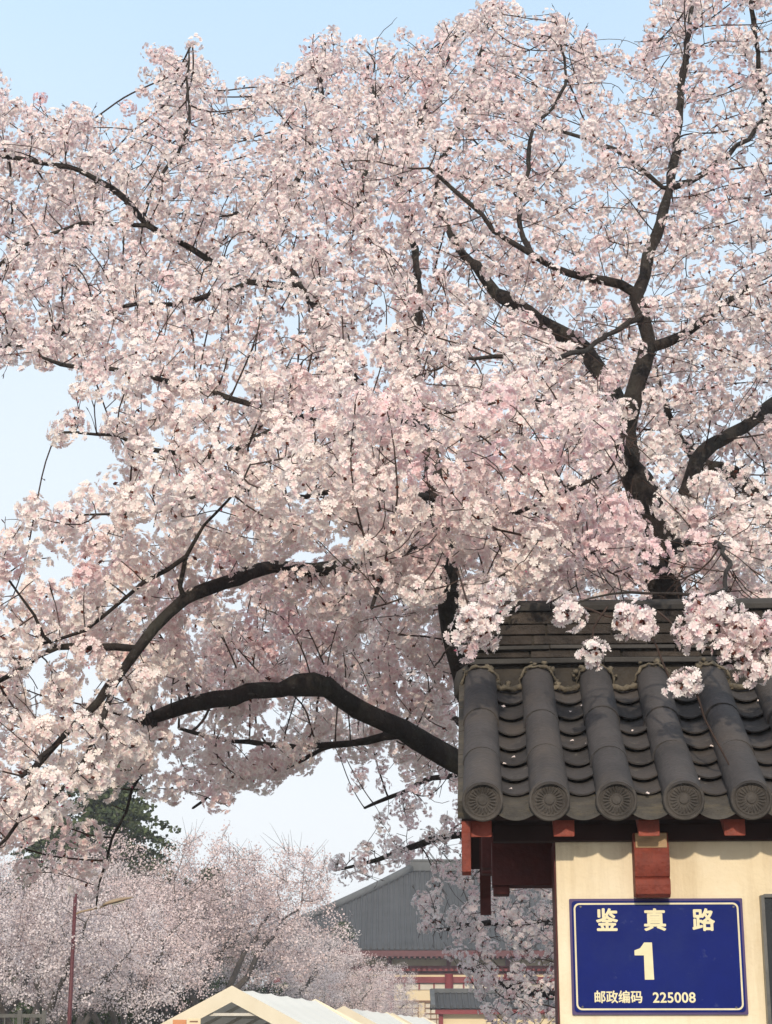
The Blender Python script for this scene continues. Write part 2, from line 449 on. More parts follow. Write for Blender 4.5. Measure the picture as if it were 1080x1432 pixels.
def pan_channel(x, seed):
    rr = random.Random(seed)
    m = MB()
    wd = PITCH - 2 * RB * 0.80
    K = 8
    nt = 7
    step = (SLEN - 0.10) / nt
    for t in range(nt):
        s0 = 0.10 + t * step + rr.uniform(-0.006, 0.006); s1 = s0 + step + 0.05
        lift0, lift1 = 0.027, 0.0
        dx = rr.uniform(-0.004, 0.004); sk = rr.uniform(-0.004, 0.004)
        for th in (0,):
            vs = []
            for s, l in ((s0, lift0), (s0 + 0.5 * (s1 - s0), 0.011), (s1, lift1)):
                for j in range(K + 1):
                    q = -1 + 2 * j / K
                    vs.append(slope_pt(x + dx + q * wd / 2, s - 0.010 * (1 - q * q) + sk * q, -0.045 + l + 0.022 * q * q))
            m.add(vs, [(i * (K + 1) + j, i * (K + 1) + j + 1, (i + 1) * (K + 1) + j + 1, (i + 1) * (K + 1) + j) for i in range(2) for j in range(K)], True)
            vs = []
            for dd in (0.0, 0.006):
                for j in range(K + 1):
                    q = -1 + 2 * j / K
                    vs.append(slope_pt(x + dx + q * wd / 2, s0 - 0.010 * (1 - q * q) + sk * q, -0.045 + lift0 + 0.022 * q * q - dd))
            m.add(vs, [(j, j + K + 1, j + K + 2, j + 1) for j in range(K)])
    # bed below the tiles closes the gaps
    m.add([slope_pt(x - wd / 2 - 0.03, 0.05, -0.062), slope_pt(x + wd / 2 + 0.03, 0.05, -0.062), slope_pt(x + wd / 2 + 0.03, SLEN + 0.05, -0.062), slope_pt(x - wd / 2 - 0.03, SLEN + 0.05, -0.062)], [(0, 1, 2, 3)])
    ch = m.build('pan_tile_channel', M['pan'], gate, fix=False)
    # drip tile at the eave: a wide concave plate with a stepped, banded lip
    d = MB()
    K = 14
    wd2 = PITCH - 2 * RB * 0.62
    def arc(s, h, drop, sag, sc=1.0):
        vs = []
        for j in range(K + 1):
            q = -1 + 2 * j / K
            p = slope_pt(x + q * wd2 / 2 * sc, s, -0.052 + h + sag * q * q)
            p.z -= drop * (1 - 0.45 * q * q)
            vs.append(p)
        return vs
    rows = [arc(0.16, 0.022, 0, 0.016), arc(0.05, 0.018, 0.0, 0.016), arc(0.010, 0.018, 0.002, 0.016)]
    z = 0.002
    for k in range(4):
        rows.append(arc(0.006 - 0.004 * k, 0.018, z + 0.003, 0.016)); z += 0.0055
        rows.append(arc(0.006 - 0.004 * k, 0.018, z, 0.016))
        rows.append(arc(0.002 - 0.004 * k, 0.018, z + 0.002, 0.016))
    rows.append(arc(-0.014, 0.018, z + 0.010, 0.016)); rows.append(arc(-0.002, 0.018, z + 0.012, 0.016)); rows.append(arc(0.03, 0.0, 0.018, 0.016))
    vs = [p for r_ in rows for p in r_]
    d.add(vs, [(i * (K + 1) + j, i * (K + 1) + j + 1, (i + 1) * (K + 1) + j + 1, (i + 1) * (K + 1) + j) for i in range(len(rows) - 1) for j in range(K)])
    d.build('drip_tile', M['drip'], ch, fix=False)
    return ch

for i in range(NROW):
    barrel_row(xe0 + i * PITCH, 100 + i)
    pan_channel(xe0 + (i + 0.5) * PITCH, 300 + i)
x_r = xe0 + (NROW - 0.2) * PITCH
x_v = BL(640, 1120, YE)[0]                  # outer edge of the verge

# back slope (mirrored about the ridge), plain courses
YR = YT + 0.10                              # ridge centre line
bk = MB()
for i in range(NROW):
    x = xe0 + i * PITCH
    vs = []; K = 8
    for s in (-0.0, SLEN + 0.02):
        for j in range(K + 1):
            a = math.pi * j / K
            p = slope_pt(x + RB * math.cos(a), s, RB * math.sin(a))
            vs.append((p.x, 2 * YR - p.y, p.z))
    bk.add(vs, [(j + 1, j, j + K + 1, j + K + 2) for j in range(K)], True)
    p0 = slope_pt(x, 0.0, -0.035); p1 = slope_pt(x, SLEN + 0.02, -0.035)
    bk.add([(x, 2 * YR - p0.y, p0.z), (x + PITCH, 2 * YR - p0.y, p0.z), (x + PITCH, 2 * YR - p1.y, p1.z), (x, 2 * YR - p1.y, p1.z)], [(0, 1, 2, 3)])
bk.build('back_slope', M['tile'], gate, fix=False)

# verge course along the left edge, soffit boards, fascia
vg = MB()
for k in range(5):
    s0, s1 = 0.01 + k * SLEN / 5, 0.01 + (k + 1) * SLEN / 5 - 0.006
    ps = []
    for s in (s0, s1):
        for dx, h in ((x_v + random.uniform(-0.003, 0.003), -0.075), (xe0 - 0.035, -0.075), (xe0 - 0.035, 0.0), (x_v, -0.008)):
            q = slope_pt(0, s, h); ps.append((dx, q.y, q.z))
    vg.add(ps, [(3, 2, 1, 0), (4, 5, 6, 7), (0, 1, 5, 4), (1, 2, 6, 5), (2, 3, 7, 6), (3, 0, 4, 7)])
vg.build('verge_course', M['drip'], gate)
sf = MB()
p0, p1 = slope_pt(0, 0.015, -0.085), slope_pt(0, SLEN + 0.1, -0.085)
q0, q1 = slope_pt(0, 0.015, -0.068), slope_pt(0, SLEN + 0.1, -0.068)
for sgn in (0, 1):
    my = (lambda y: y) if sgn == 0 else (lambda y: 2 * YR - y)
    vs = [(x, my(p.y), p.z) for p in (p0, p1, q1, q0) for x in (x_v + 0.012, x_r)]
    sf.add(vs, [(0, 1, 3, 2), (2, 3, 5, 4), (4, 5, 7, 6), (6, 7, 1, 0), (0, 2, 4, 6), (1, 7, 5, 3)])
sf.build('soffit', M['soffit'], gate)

# rafters: their sawn red ends show under the eave
def rafter(x, wd, z_top_v, first=False):
    m = MB()
    h = 0.058
    a = slope_pt(x, 0.03, -0.094 - h / 2); b_ = slope_pt(x, SLEN, -0.094 - h / 2)
    rx = R(0)
    vs = []
    for p in (a, b_):
        for dx, hh in ((-wd / 2, -h / 2), (wd / 2, -h / 2), (wd / 2, h / 2), (-wd / 2, h / 2)):
            vs.append((x + dx, p.y + (0.0 if p is a else 0), p.z + hh))
    m.add(vs, [(3, 2, 1, 0), (4, 5, 6, 7), (0, 1, 5, 4), (1, 2, 6, 5), (2, 3, 7, 6), (3, 0, 4, 7)])
    m.build('rafter', M['red'], gate, bevel=0.004)
xs = [BL(673, 1160, YE + 0.03)[0], BL(790, 1160, YE + 0.03)[0], BL(910, 1158, YE + 0.03)[0], BL(1031, 1156, YE + 0.03)[0]]
dx = (xs[3] - xs[1]) / 2
xs += [xs[3] + dx * k for k in range(1, 4)]
for x in xs: rafter(x, 0.074, 0)

# purlins: one on the wall, running out under the gable; one at the back; bargeboards
pz = BL(740, 1180, -0.02)[1]
m = MB(); m.b(BL(690, 1176, -0.03)[0], 2.6, -0.035, 0.03, BL(740, 1177, -0.03)[1], BL(740, 1177, -0.03)[1] + 0.06)
m.build('eave_purlin', M['soffit'], gate, bevel=0.004)  # near-black soffit colour paints the eave's shade onto the red purlin
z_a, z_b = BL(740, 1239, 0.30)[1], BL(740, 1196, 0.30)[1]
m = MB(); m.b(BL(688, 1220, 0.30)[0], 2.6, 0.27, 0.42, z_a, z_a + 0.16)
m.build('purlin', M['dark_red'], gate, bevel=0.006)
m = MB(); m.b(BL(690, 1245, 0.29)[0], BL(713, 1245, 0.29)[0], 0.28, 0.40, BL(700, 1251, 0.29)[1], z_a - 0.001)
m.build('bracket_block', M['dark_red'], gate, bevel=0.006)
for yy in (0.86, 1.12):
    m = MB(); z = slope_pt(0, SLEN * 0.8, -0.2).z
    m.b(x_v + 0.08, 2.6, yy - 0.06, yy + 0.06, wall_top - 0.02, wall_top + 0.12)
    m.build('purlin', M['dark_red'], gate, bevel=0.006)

def bargeboard(u0, u1, v_lo, ylo, back=False):
    x0 = BL(u0, v_lo, ylo)[0]; x1 = BL(u1, v_lo, ylo)[0]
    z_lo = BL(u0, v_lo, ylo)[1]
    my = (lambda y: y) if not back else (lambda y: 2 * YR - y)
    e0 = slope_pt(0, 0.02, -0.087); e1 = slope_pt(0, SLEN + 0.10, -0.087)
    # profile in (y, z): nose with a cut, then parallel to the slope
    hgt = e0.z - z_lo
    prof = [(e0.y, e0.z), (e0.y + 0.004, z_lo + 0.012), (e0.y + 0.03, z_lo), (e0.y + 0.05, z_lo + 0.012),
            (e0.y + 0.16, z_lo + 0.055), (e1.y, e1.z - 0.17), (e1.y, e1.z)]
    m = MB()
    m.prism([(my(a), b_) for a, b_ in prof], x0, x1)
    return m
bargeboard(646, 659, 1222, YE + 0.02).build('bargeboard', M['red_worn'], gate, bevel=0.003)
# back bargeboard
xb0, xb1 = BL(672, 1280, 2 * YR - YE - 0.02)[0], BL(687, 1280, 2 * YR - YE - 0.02)[0]
zb = BL(680, 1281, 2 * YR - YE - 0.02)[1]
m = MB()
e0 = slope_pt(0, 0.02, -0.087); e1 = slope_pt(0, SLEN + 0.10, -0.087)
yb = 2 * YR - e0.y
m.prism([(yb, e0.z), (yb - 0.004, zb), (yb - 0.035, zb), (yb - 0.04, zb + 0.07), (yb - 0.07, zb + 0.09), (2 * YR - e1.y, e1.z - 0.20), (2 * YR - e1.y, e1.z)], xb0, xb1)
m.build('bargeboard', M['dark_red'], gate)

# corbel: carved beam end under the third rafter
cy = -0.09
cx0, cz1 = BL(886, 1172, cy); cx1 = BL(935, 1172, cy)[0]
cz0 = BL(910, 1255, cy)[1]
hh = cz1 - cz0
prof = [(0.0, cz0 + 0.01), (0.0, cz1 + 0.02), (cy + 0.012, cz1 + 0.02), (cy, cz1 - 0.035)]
for k in range(1, 9):
    a = k / 8
    prof.append((cy - 0.016 * math.sin(a * math.pi), cz1 - 0.035 - (hh * 0.62 - 0.03) * a))
zz = prof[-1][1]
prof += [(cy + 0.008, zz - 0.005), (cy - 0.006, zz - 0.011), (cy - 0.010, zz - 0.03), (cy - 0.004, cz0 + 0.012), (cy + 0.02, cz0)]
m = MB(); m.prism(prof, cx0, cx1)
cor = m.build('corbel', M['red_worn'], gate, bevel=0.003)
m = MB(); m.b(cx0 + 0.006, cx1 - 0.006, cy - 0.004, cy + 0.03, cz1 - 0.034, cz1 + 0.018)
m.build('bare_end', M['tan_wood'], cor, bevel=0.003)

# ridge: rendered foot, two ledges, brick courses and a cap
yf = YT + 0.005                             # front face of the foot
def zr(v, y): return BL(860, v, y)[1]
x_rl = BL(668, 900, yf)[0]
xr2 = 2.6
ridge = MB(); ridge.b(BL(655, 940, yf)[0], xr2, yf + 0.012, 2 * YR - yf - 0.012, ZT - 0.10, zr(926, yf) + 0.002)
rg = ridge.build('ridge', M['render'], gate)
def course(v0, v1, y, bl, mat, name, jit=0.006, x0=None, gap=0.008, off=0.0):
    z0, z1 = zr(v1, y), zr(v0, y)
    m = MB(); x = (x0 if x0 is not None else x_rl) - off
    lim = x0 if x0 is not None else x_rl
    while x < xr2:
        L = bl * random.uniform(0.86, 1.12)
        a, b_ = max(x, lim), min(x + L - gap, xr2)
        if b_ - a > 0.02:
            j = random.uniform(-jit, jit)
            t = R(random.uniform(-0.5, 0.5))
            m.box(((a + b_) / 2, (y + 2 * YR - y) / 2 + 0, (z0 + z1) / 2 + random.uniform(-0.0015, 0.0015)), (b_ - a, 2 * (YR - y) + 2 * j, z1 - z0 - gap * 0.6), Matrix.Rotation(t, 3, 'Y'))
        x += L
    m.build(name, mat, rg, bevel=0.0035)
m = MB(); m.b(x_rl + 0.012, xr2, yf + 0.016, 2 * YR - yf - 0.016, zr(926, yf), zr(850, yf))
m.build('mortar_core', M['joint'], rg)
course(919, 927, yf - 0.026, 0.62, M['ridge_cap'], 'ledge_course', 0.002, x0=BL(654, 925, yf)[0], gap=0.003)
course(907, 919, yf + 0.002, 0.34, M['brick'], 'brick_course', off=0.1, x0=BL(662, 915, yf)[0])
course(901, 907, yf - 0.018, 0.55, M['ridge_cap'], 'ledge_course', 0.002, gap=0.003, off=0.2)
course(887, 901, yf + 0.004, 0.25, M['brick'], 'brick_course', off=0.05)
course(872, 887, yf + 0.006, 0.25, M['brick'], 'brick_course', off=0.17)
course(854, 872, yf + 0.004, 0.25, M['brick'], 'brick_course', off=0.10)
# cap course: rounded top
z0 = zr(854, yf); z1 = zr(838, yf - 0.02)
m = MB(); x = x_rl - 0.012
while x < xr2:
    L = 0.30 * random.uniform(0.9, 1.1)
    yy = yf - 0.012 + random.uniform(-0.003, 0.003)
    prof = [(yy, z0 + 0.001), (yy - 0.004, z0 + 0.02), (yy + 0.006, z1 - 0.008), (yy + 0.05, z1 + 0.012), (2 * YR - yy - 0.05, z1 + 0.012), (2 * YR - yy - 0.006, z1 - 0.008), (2 * YR - yy, z0 + 0.001)]
    m.prism(prof, x, min(x + L - 0.004, xr2)); x += L
m.build('cap_course', M['ridge_cap'], rg, bevel=0.003)
# mortar fillets: a pale lumpy rim round each barrel end and a bed over each channel
for i in range(NROW):
    x = xe0 + i * PITCH
    mm = MB(); pts = []
    rr = random.Random(70 + i)
    for k in range(19):
        a = R(-28) + (math.pi + R(56)) * k / 18
        r = RB * 1.08 + rr.uniform(-0.003, 0.006)
        s = SLEN + 0.0 + rr.uniform(-0.008, 0.006)
        pts.append(slope_pt(x + r * math.cos(a), s, r * math.sin(a)))
    # sagging bed across the channel to the next row
    pts = pts[::-1]
    for k in range(1, 9):
        q = -1 + 2 * k / 9
        pts.append(slope_pt(x + PITCH / 2 + q * (PITCH / 2 - RB * 0.8), SLEN - 0.035 + rr.uniform(-0.01, 0.008), -0.012 + 0.016 * q * q + rr.uniform(-0.004, 0.004)))
    rad = [0.0045 + rr.uniform(-0.002, 0.004) for _ in pts]
    for k in range(len(pts) - 8, len(pts)): rad[k] += 0.006
    mm.tube(pts, rad, 7)
    for k in range(16):                      # splashes of mortar on the rendered foot
        q = pts[rr.randrange(len(pts))]; r = rr.uniform(0.006, 0.017)
        c = Vector((q[0] + rr.uniform(-0.015, 0.015), min(q[1] + rr.uniform(0.0, 0.02), yf + 0.008), q[2] + rr.uniform(-0.006, 0.022)))
        ring = [c + Vector((math.cos(a) * r * rr.uniform(0.6, 1.3), -0.002, math.sin(a) * r * rr.uniform(0.5, 1.1))) for a in np.linspace(0, 2 * math.pi, 9)[:-1]]
        mm.add(ring + [c + Vector((0, -0.008, 0)), c + Vector((0, 0.01, 0))], [(m_, (m_ + 1) % 8, 8) for m_ in range(8)] + [((m_ + 1) % 8, m_, 9) for m_ in range(8)], True)
    mm.build('mortar_fillet', M['mortar'], rg, fix=False)
# curled ridge-end tile hanging at the left
m = MB(); e = [BL(652, 934, yf + 0.02), BL(646, 945, yf + 0.02), BL(641, 958, yf + 0.02), BL(638, 974, yf + 0.02)]
m.tube([(e[0][0] + 0.02, yf + 0.02, e[0][1]), (e[1][0], yf + 0.02, e[1][1]), (e[2][0], yf + 0.02, e[2][1]), (e[3][0], yf + 0.02, e[3][1])], [0.02, 0.026, 0.02, 0.008], 8)
m.build('ridge_end_tile', M['ridge_cap'], rg, fix=False)

# ------------------------------------------------------------------ street sign on the wall
sg = empty('street_sign', (SC.x, SC.y, SC.z), -PHI)
tag(sg, 'blue enamel street name plate with cream lettering on the cream wall', 'street sign')
sx0, sz1 = BL(796, 1257, -0.012); sx1, _ = BL(1038, 1256, -0.012); sz0 = BL(920, 1419, -0.012)[1]
SZ = SC.z
sw, sh = sx1 - sx0, sz1 - sz0
cxs, czs = (sx0 + sx1) / 2, (sz0 + sz1) / 2 - SZ
def rounded(w, h, r, n=6):
    pts = []
    for cx, cz, a0 in ((w / 2 - r, h / 2 - r, 0), (-w / 2 + r, h / 2 - r, 90), (-w / 2 + r, -h / 2 + r, 180), (w / 2 - r, -h / 2 + r, 270)):
        for k in range(n + 1):
            a = R(a0 + 90 * k / n); pts.append((cx + r * math.cos(a), cz + r * math.sin(a)))
    return pts
def plate(w, h, r, y0, y1, name, mat, par):
    m = MB(); m.prism([(a + cxs, b_ + czs) for a, b_ in rounded(w, h, r)], y0, y1, to=lambda a, b_, y: (a, y, b_))
    return m.build(name, mat, par)
weather(M['sign_blue'], (0.10, 0.12, 0.22), 0.5, 26, (1, 1, 1), 0.62, 0.80); weather(M['sign_blue'], (0.015, 0.03, 0.14), 0.6, 3, (1, 1, 1), 0.45, 0.75)
plate(sw, sh, 0.004, -0.012, -0.001, 'plate', M['sign_edge'], sg)
plate(sw - 0.016, sh - 0.016, 0.012, -0.0140, -0.0122, 'blue_field', M['sign_blue'], sg)
m = MB()
outer = rounded(sw - 0.030, sh - 0.030, 0.020); inner = rounded(sw - 0.042, sh - 0.042, 0.015); n = len(outer)
vs = [(a + cxs, -0.0152, b_ + czs) for a, b_ in outer] + [(a + cxs, -0.0152, b_ + czs) for a, b_ in inner] + [(a + cxs, -0.0138, b_ + czs) for a, b_ in outer] + [(a + cxs, -0.0138, b_ + czs) for a, b_ in inner]
fs = []
for i in range(n):
    j = (i + 1) % n
    fs += [(i, j, n + j, n + i), (i, 2 * n + i, 2 * n + j, j), (n + i, n + j, 3 * n + j, 3 * n + i)]
m.add(vs, fs); m.build('border_line', M['sign_line'], sg)

def lettering(txt, name, u, v, height_px, bold, width_px=None, narrow=1.0, spacing=1.0):
    """flat text centred at (u, v), glyph height in the photograph's pixels"""
    cu = bpy.data.curves.new(name, 'FONT'); cu.body = txt
    cu.size = 1.0; cu.extrude = 0.0; cu.space_character = spacing
    o = bpy.data.objects.new(name, cu); COL.objects.link(o)
    dg = bpy.context.evaluated_depsgraph_get()
    me = bpy.data.meshes.new_from_object(o.evaluated_get(dg))
    bpy.data.objects.remove(o)
    co = np.array([p.co[:] for p in me.vertices])
    lo, hi = co.min(0), co.max(0)
    _, zt = BL(u, v - height_px / 2, -0.0155); _, zbm = BL(u, v + height_px / 2, -0.0155)
    xc = BL(u, v, -0.0155)[0]
    s = (zt - zbm) / (hi[1] - lo[1])
    sx = s * narrow
    if width_px: sx = (BL(u + width_px / 2, v, -0.0155)[0] - BL(u - width_px / 2, v, -0.0155)[0]) / (hi[0] - lo[0])
    for p in me.vertices:
        p.co = ((p.co.x - (lo[0] + hi[0]) / 2) * sx + xc, -0.0156, (p.co.y - (lo[1] + hi[1]) / 2) * s + (zt + zbm) / 2 - SZ)
    me.update()
    bm = bmesh.new(); bm.from_mesh(me)
    src = list(bm.faces)                      # thicken the strokes: overlapping copies, each a hair behind the other
    e = bold * s
    for k, (ax, az) in enumerate(((1, 0), (-1, 0), (0, 1), (0, -1), (0.7, 0.7), (-0.7, 0.7), (0.7, -0.7), (-0.7, -0.7))):
        d = bmesh.ops.duplicate(bm, geom=src)
        for q in d['geom']:
            if isinstance(q, bmesh.types.BMVert): q.co += Vector((ax * e, 0.00004 * (k + 1), az * e))
    for f in bm.faces:
        f.normal_update()
        if f.normal.y > 0: f.normal_flip()
    bm.to_mesh(me); bm.free()
    return link(name, me, M['sign_text'], sg)
lettering('鉴', 'character', 849, 1286, 30, 0.028, 29)
lettering('真', 'character', 916, 1286, 30, 0.028, 29)
lettering('路', 'character', 984, 1286, 30, 0.028, 30)
# house number 1: a heavy figure with a flag and no foot
_, z_t = BL(901, 1317, -0.0156); _, z_b = BL(901, 1370, -0.0156)
def X(u): return BL(u, 1345, -0.0156)[0]
def Zv(v): return BL(901, v, -0.0156)[1] - SZ
m = MB()
poly = [(901, 1370), (901, 1336), (888, 1336), (888, 1329), (896, 1326), (902, 1318), (913, 1318), (914, 1370)]
m.add([(X(u), -0.0156, Zv(v)) for u, v in poly], [tuple(range(len(poly)))[::-1]])
m.build('house_number', M['sign_text'], sg, fix=False)
lettering('邮政编码', 'postcode_caption', 865, 1394, 17, 0.022, 66)
lettering('225008', 'postcode', 943, 1395, 14, 0.022, 59, spacing=1.05)
for du, dv in ((812, 1268), (1026, 1268), (815, 1408), (1030, 1409)):
    x, z = BL(du, dv, -0.0156)
    m = MB(); m.tube([(x, -0.018, z - SZ), (x, -0.0135, z - SZ)], 0.0035, 10)
    m.build('screw', M['metal'], sg, fix=False)


# notice board at the right edge: dark glossy panel in a thin metal frame
nx0 = BL(1068, 1330, -0.03)[0]; nzt = BL(1072, 1252, -0.03)[1]
nb = empty('notice_board', (SC.x, SC.y, 0), -PHI)
tag(nb, 'glossy black wall panel in a thin metal frame right of the blue sign', 'notice board')
m = MB(); m.b(nx0 + 0.008, nx0 + 0.60, -0.030, -0.001, nzt - 0.70, nzt - 0.008)
m.build('panel', M['black_glass'], nb, bevel=0.003)
m = MB()
m.b(nx0, nx0 + 0.012, -0.04, -0.001, nzt - 0.72, nzt); m.b(nx0 + 0.596, nx0 + 0.61, -0.04, -0.001, nzt - 0.72, nzt)
m.b(nx0 + 0.0125, nx0 + 0.5955, -0.04, -0.001, nzt - 0.008, nzt + 0.004); m.b(nx0 + 0.0125, nx0 + 0.5955, -0.04, -0.001, nzt - 0.72, nzt - 0.705)
m.build('frame', M['metal'], nb)
# ================================================================== trees
def catmull(pts, rad, step):
    """smooth resample of a traced limb"""
    P_ = [np.array(p) for p in pts]
    out_p, out_r = [], []
    n = len(P_)
    for i in range(n - 1):
        p0 = P_[max(i - 1, 0)]; p1 = P_[i]; p2 = P_[i + 1]; p3 = P_[min(i + 2, n - 1)]
        k = max(2, int(np.linalg.norm(p2 - p1) / step))
        for j in range(k):
            t = j / k
            q = 0.5 * ((2 * p1) + (-p0 + p2) * t + (2 * p0 - 5 * p1 + 4 * p2 - p3) * t * t + (-p0 + 3 * p1 - 3 * p2 + p3) * t ** 3)
            out_p.append(q); out_r.append(rad[i] * (1 - t) + rad[i + 1] * t)
    out_p.append(P_[-1]); out_r.append(rad[-1])
    return np.array(out_p), np.array(out_r)

def tubes(chains, k, wob=0.0):
    """chains: list of (pts, radii) -> arrays of one mesh; rings with k sides"""
    V, L = [], []
    base = 0
    ang = np.arange(k) * 2 * np.pi / k
    ca, sa = np.cos(ang), np.sin(ang)
    for pts, rad in chains:
        n = len(pts)
        if n < 2: continue
        t = np.gradient(pts, axis=0)
        t /= np.linalg.norm(t, axis=1, keepdims=True) + 1e-9
        mt = np.abs(t.mean(0)); ref = np.zeros(3); ref[np.argmin(mt)] = 1.0
        n1 = np.cross(t, ref); n1 /= np.linalg.norm(n1, axis=1, keepdims=True) + 1e-9
        n2 = np.cross(t, n1)
        r = rad[:, None] * np.ones((1, k))
        if wob: r = r * (1 + rng.normal(0, wob, (n, k)))
        v = pts[:, None, :] + (n1[:, None, :] * ca[None, :, None] + n2[:, None, :] * sa[None, :, None]) * r[:, :, None]
        V.append(v.reshape(-1, 3))
        i = np.arange(n - 1)[:, None] * k; j = np.arange(k)[None, :]; j2 = (j + 1) % k
        L.append((np.stack([i + j, i + j2, i + k + j2, i + k + j], -1) + base).reshape(-1, 4))
        base += n * k
    V = np.concatenate(V); L = np.concatenate(L)
    nf = len(L)
    return V, L.ravel(), np.arange(nf) * 4, np.full(nf, 4)

def tube_mesh(name, chains, k, wob=0.0):
    v, l, s, t = tubes(chains, k, wob)
    return np_mesh(name, v, l, s, t, smooth=True)

def colonize(pos, par, own, attr, step, infl, kill, iters, jitter=0.18, trop=(0, 0, 0), maxn=60000):
    """space colonisation: grows twigs from the traced limbs into the crown points"""
    N = len(pos)
    pp = np.zeros((maxn, 3)); pp[:N] = pos
    pa = np.full(maxn, -1); pa[:N] = par
    ow = np.zeros(maxn, int); ow[:N] = own
    kids = np.zeros(maxn, int)
    last = np.full((maxn, 3), 1e9)
    nd = np.full(len(attr), 1e9); ni = np.zeros(len(attr), int)
    def upd(a, b):
        for c in range(a, b, 400):
            e = min(c + 400, b)
            d = ((attr[:, None, :] - pp[None, c:e, :]) ** 2).sum(-1)
            k = d.argmin(1); dm = np.sqrt(d[np.arange(len(attr)), k])
            m = dm < nd; nd[m] = dm[m]; ni[m] = k[m] + c
    upd(0, N)
    trop = np.array(trop)
    for it in range(iters):
        act = (nd < infl) & (nd > kill)
        if not act.any(): break
        src = ni[act]
        d = attr[act] - pp[src]; d /= np.linalg.norm(d, axis=1, keepdims=True) + 1e-9
        acc = np.zeros((N, 3)); np.add.at(acc, src, d)
        idx = np.unique(src)
        g_ = acc[idx]; g_ /= np.linalg.norm(g_, axis=1, keepdims=True) + 1e-9
        g_ = g_ + rng.normal(0, jitter, g_.shape) + trop
        g_ /= np.linalg.norm(g_, axis=1, keepdims=True) + 1e-9
        new = pp[idx] + g_ * step
        ok = (np.linalg.norm(new - last[idx], axis=1) > step * 0.45) & (kids[idx] < 3)
        stuck = idx[~ok]
        if len(stuck):
            bad = np.isin(ni, stuck) & act
            nd[bad & (rng.random(len(attr)) < 0.5)] = 0.0
        idx, new = idx[ok], new[ok]
        k = len(idx)
        if k == 0: continue
        if N + k > maxn: break
        pp[N:N + k] = new; pa[N:N + k] = idx; ow[N:N + k] = ow[idx]
        kids[idx] += 1; last[idx] = new
        upd(N, N + k); N += k
    return pp[:N], pa[:N], ow[:N]

def pipe_radii(par, N, r0, ex, fixed):
    acc = np.zeros(N); r = np.zeros(N)
    for i in range(N - 1, -1, -1):
        r[i] = max(acc[i] ** (1 / ex), r0) if acc[i] > 0 else r0
        if fixed[i] > 0: r[i] = fixed[i]
        if par[i] >= 0: acc[par[i]] += r[i] ** ex
    return r

def chains_of(pos, par, rad, start, own, tree):
    """twig chains of the grown nodes (index >= start) of one tree"""
    N = len(pos); best = np.full(N, -1)
    for i in range(start, N):
        p = par[i]
        if p >= 0 and (best[p] < 0 or rad[i] > rad[best[p]]): best[p] = i
    out = []
    for i in range(start, N):
        if own[i] != tree: continue
        p = par[i]
        if p >= start and best[p] == i: continue
        ch = [p] if p >= 0 else []
        j = i
        while j >= 0:
            ch.append(j); j = best[j] if j >= start else -1
        pts = pos[ch].copy(); rr = rad[ch].copy()
        if p >= 0: rr[0] = min(rr[0], rr[1] * 1.25)
        out.append((pts, rr))
    return out

# five notched petals round a sunken centre
def flower_template():
    vs = [(0, 0, -0.10)]; fs = []
    for k in range(5):
        a = 2 * math.pi * k / 5
        for (r, da, z) in ((0.50, -0.50, 0.08), (0.90, -0.46, 0.20), (0.88, 0.0, 0.17), (0.90, 0.46, 0.20), (0.50, 0.50, 0.08)):
            pass
        b0 = len(vs)
        for (r, da, z) in ((0.52, -0.56, 0.10), (0.93, -0.40, 0.22), (0.84, 0.0, 0.15), (0.93, 0.40, 0.22), (0.52, 0.56, 0.10)):
            vs.append((r * math.cos(a + da), r * math.sin(a + da), z))
        fs.append((0, b0, b0 + 1, b0 + 2)); fs.append((0, b0 + 2, b0 + 3, b0 + 4))
    return np.array(vs), np.array(fs)
FT_V, FT_F = flower_template()
FT_C = np.zeros(len(FT_V)); FT_C[0] = 1.0
FT_C[1::5] = 0.10; FT_C[5::5] = 0.10

def rand_dirs(n):
    d = rng.normal(size=(n, 3)); return d / np.linalg.norm(d, axis=1, keepdims=True)

def frames(nrm):
    h = rand_dirs(len(nrm))
    t = np.cross(nrm, h); t /= np.linalg.norm(t, axis=1, keepdims=True) + 1e-9
    return t, np.cross(nrm, t)

C_PALE = np.array([0.95, 0.925, 0.89]); C_PINK = np.array([0.92, 0.73, 0.76]); C_DEEP = np.array([0.66, 0.22, 0.30])

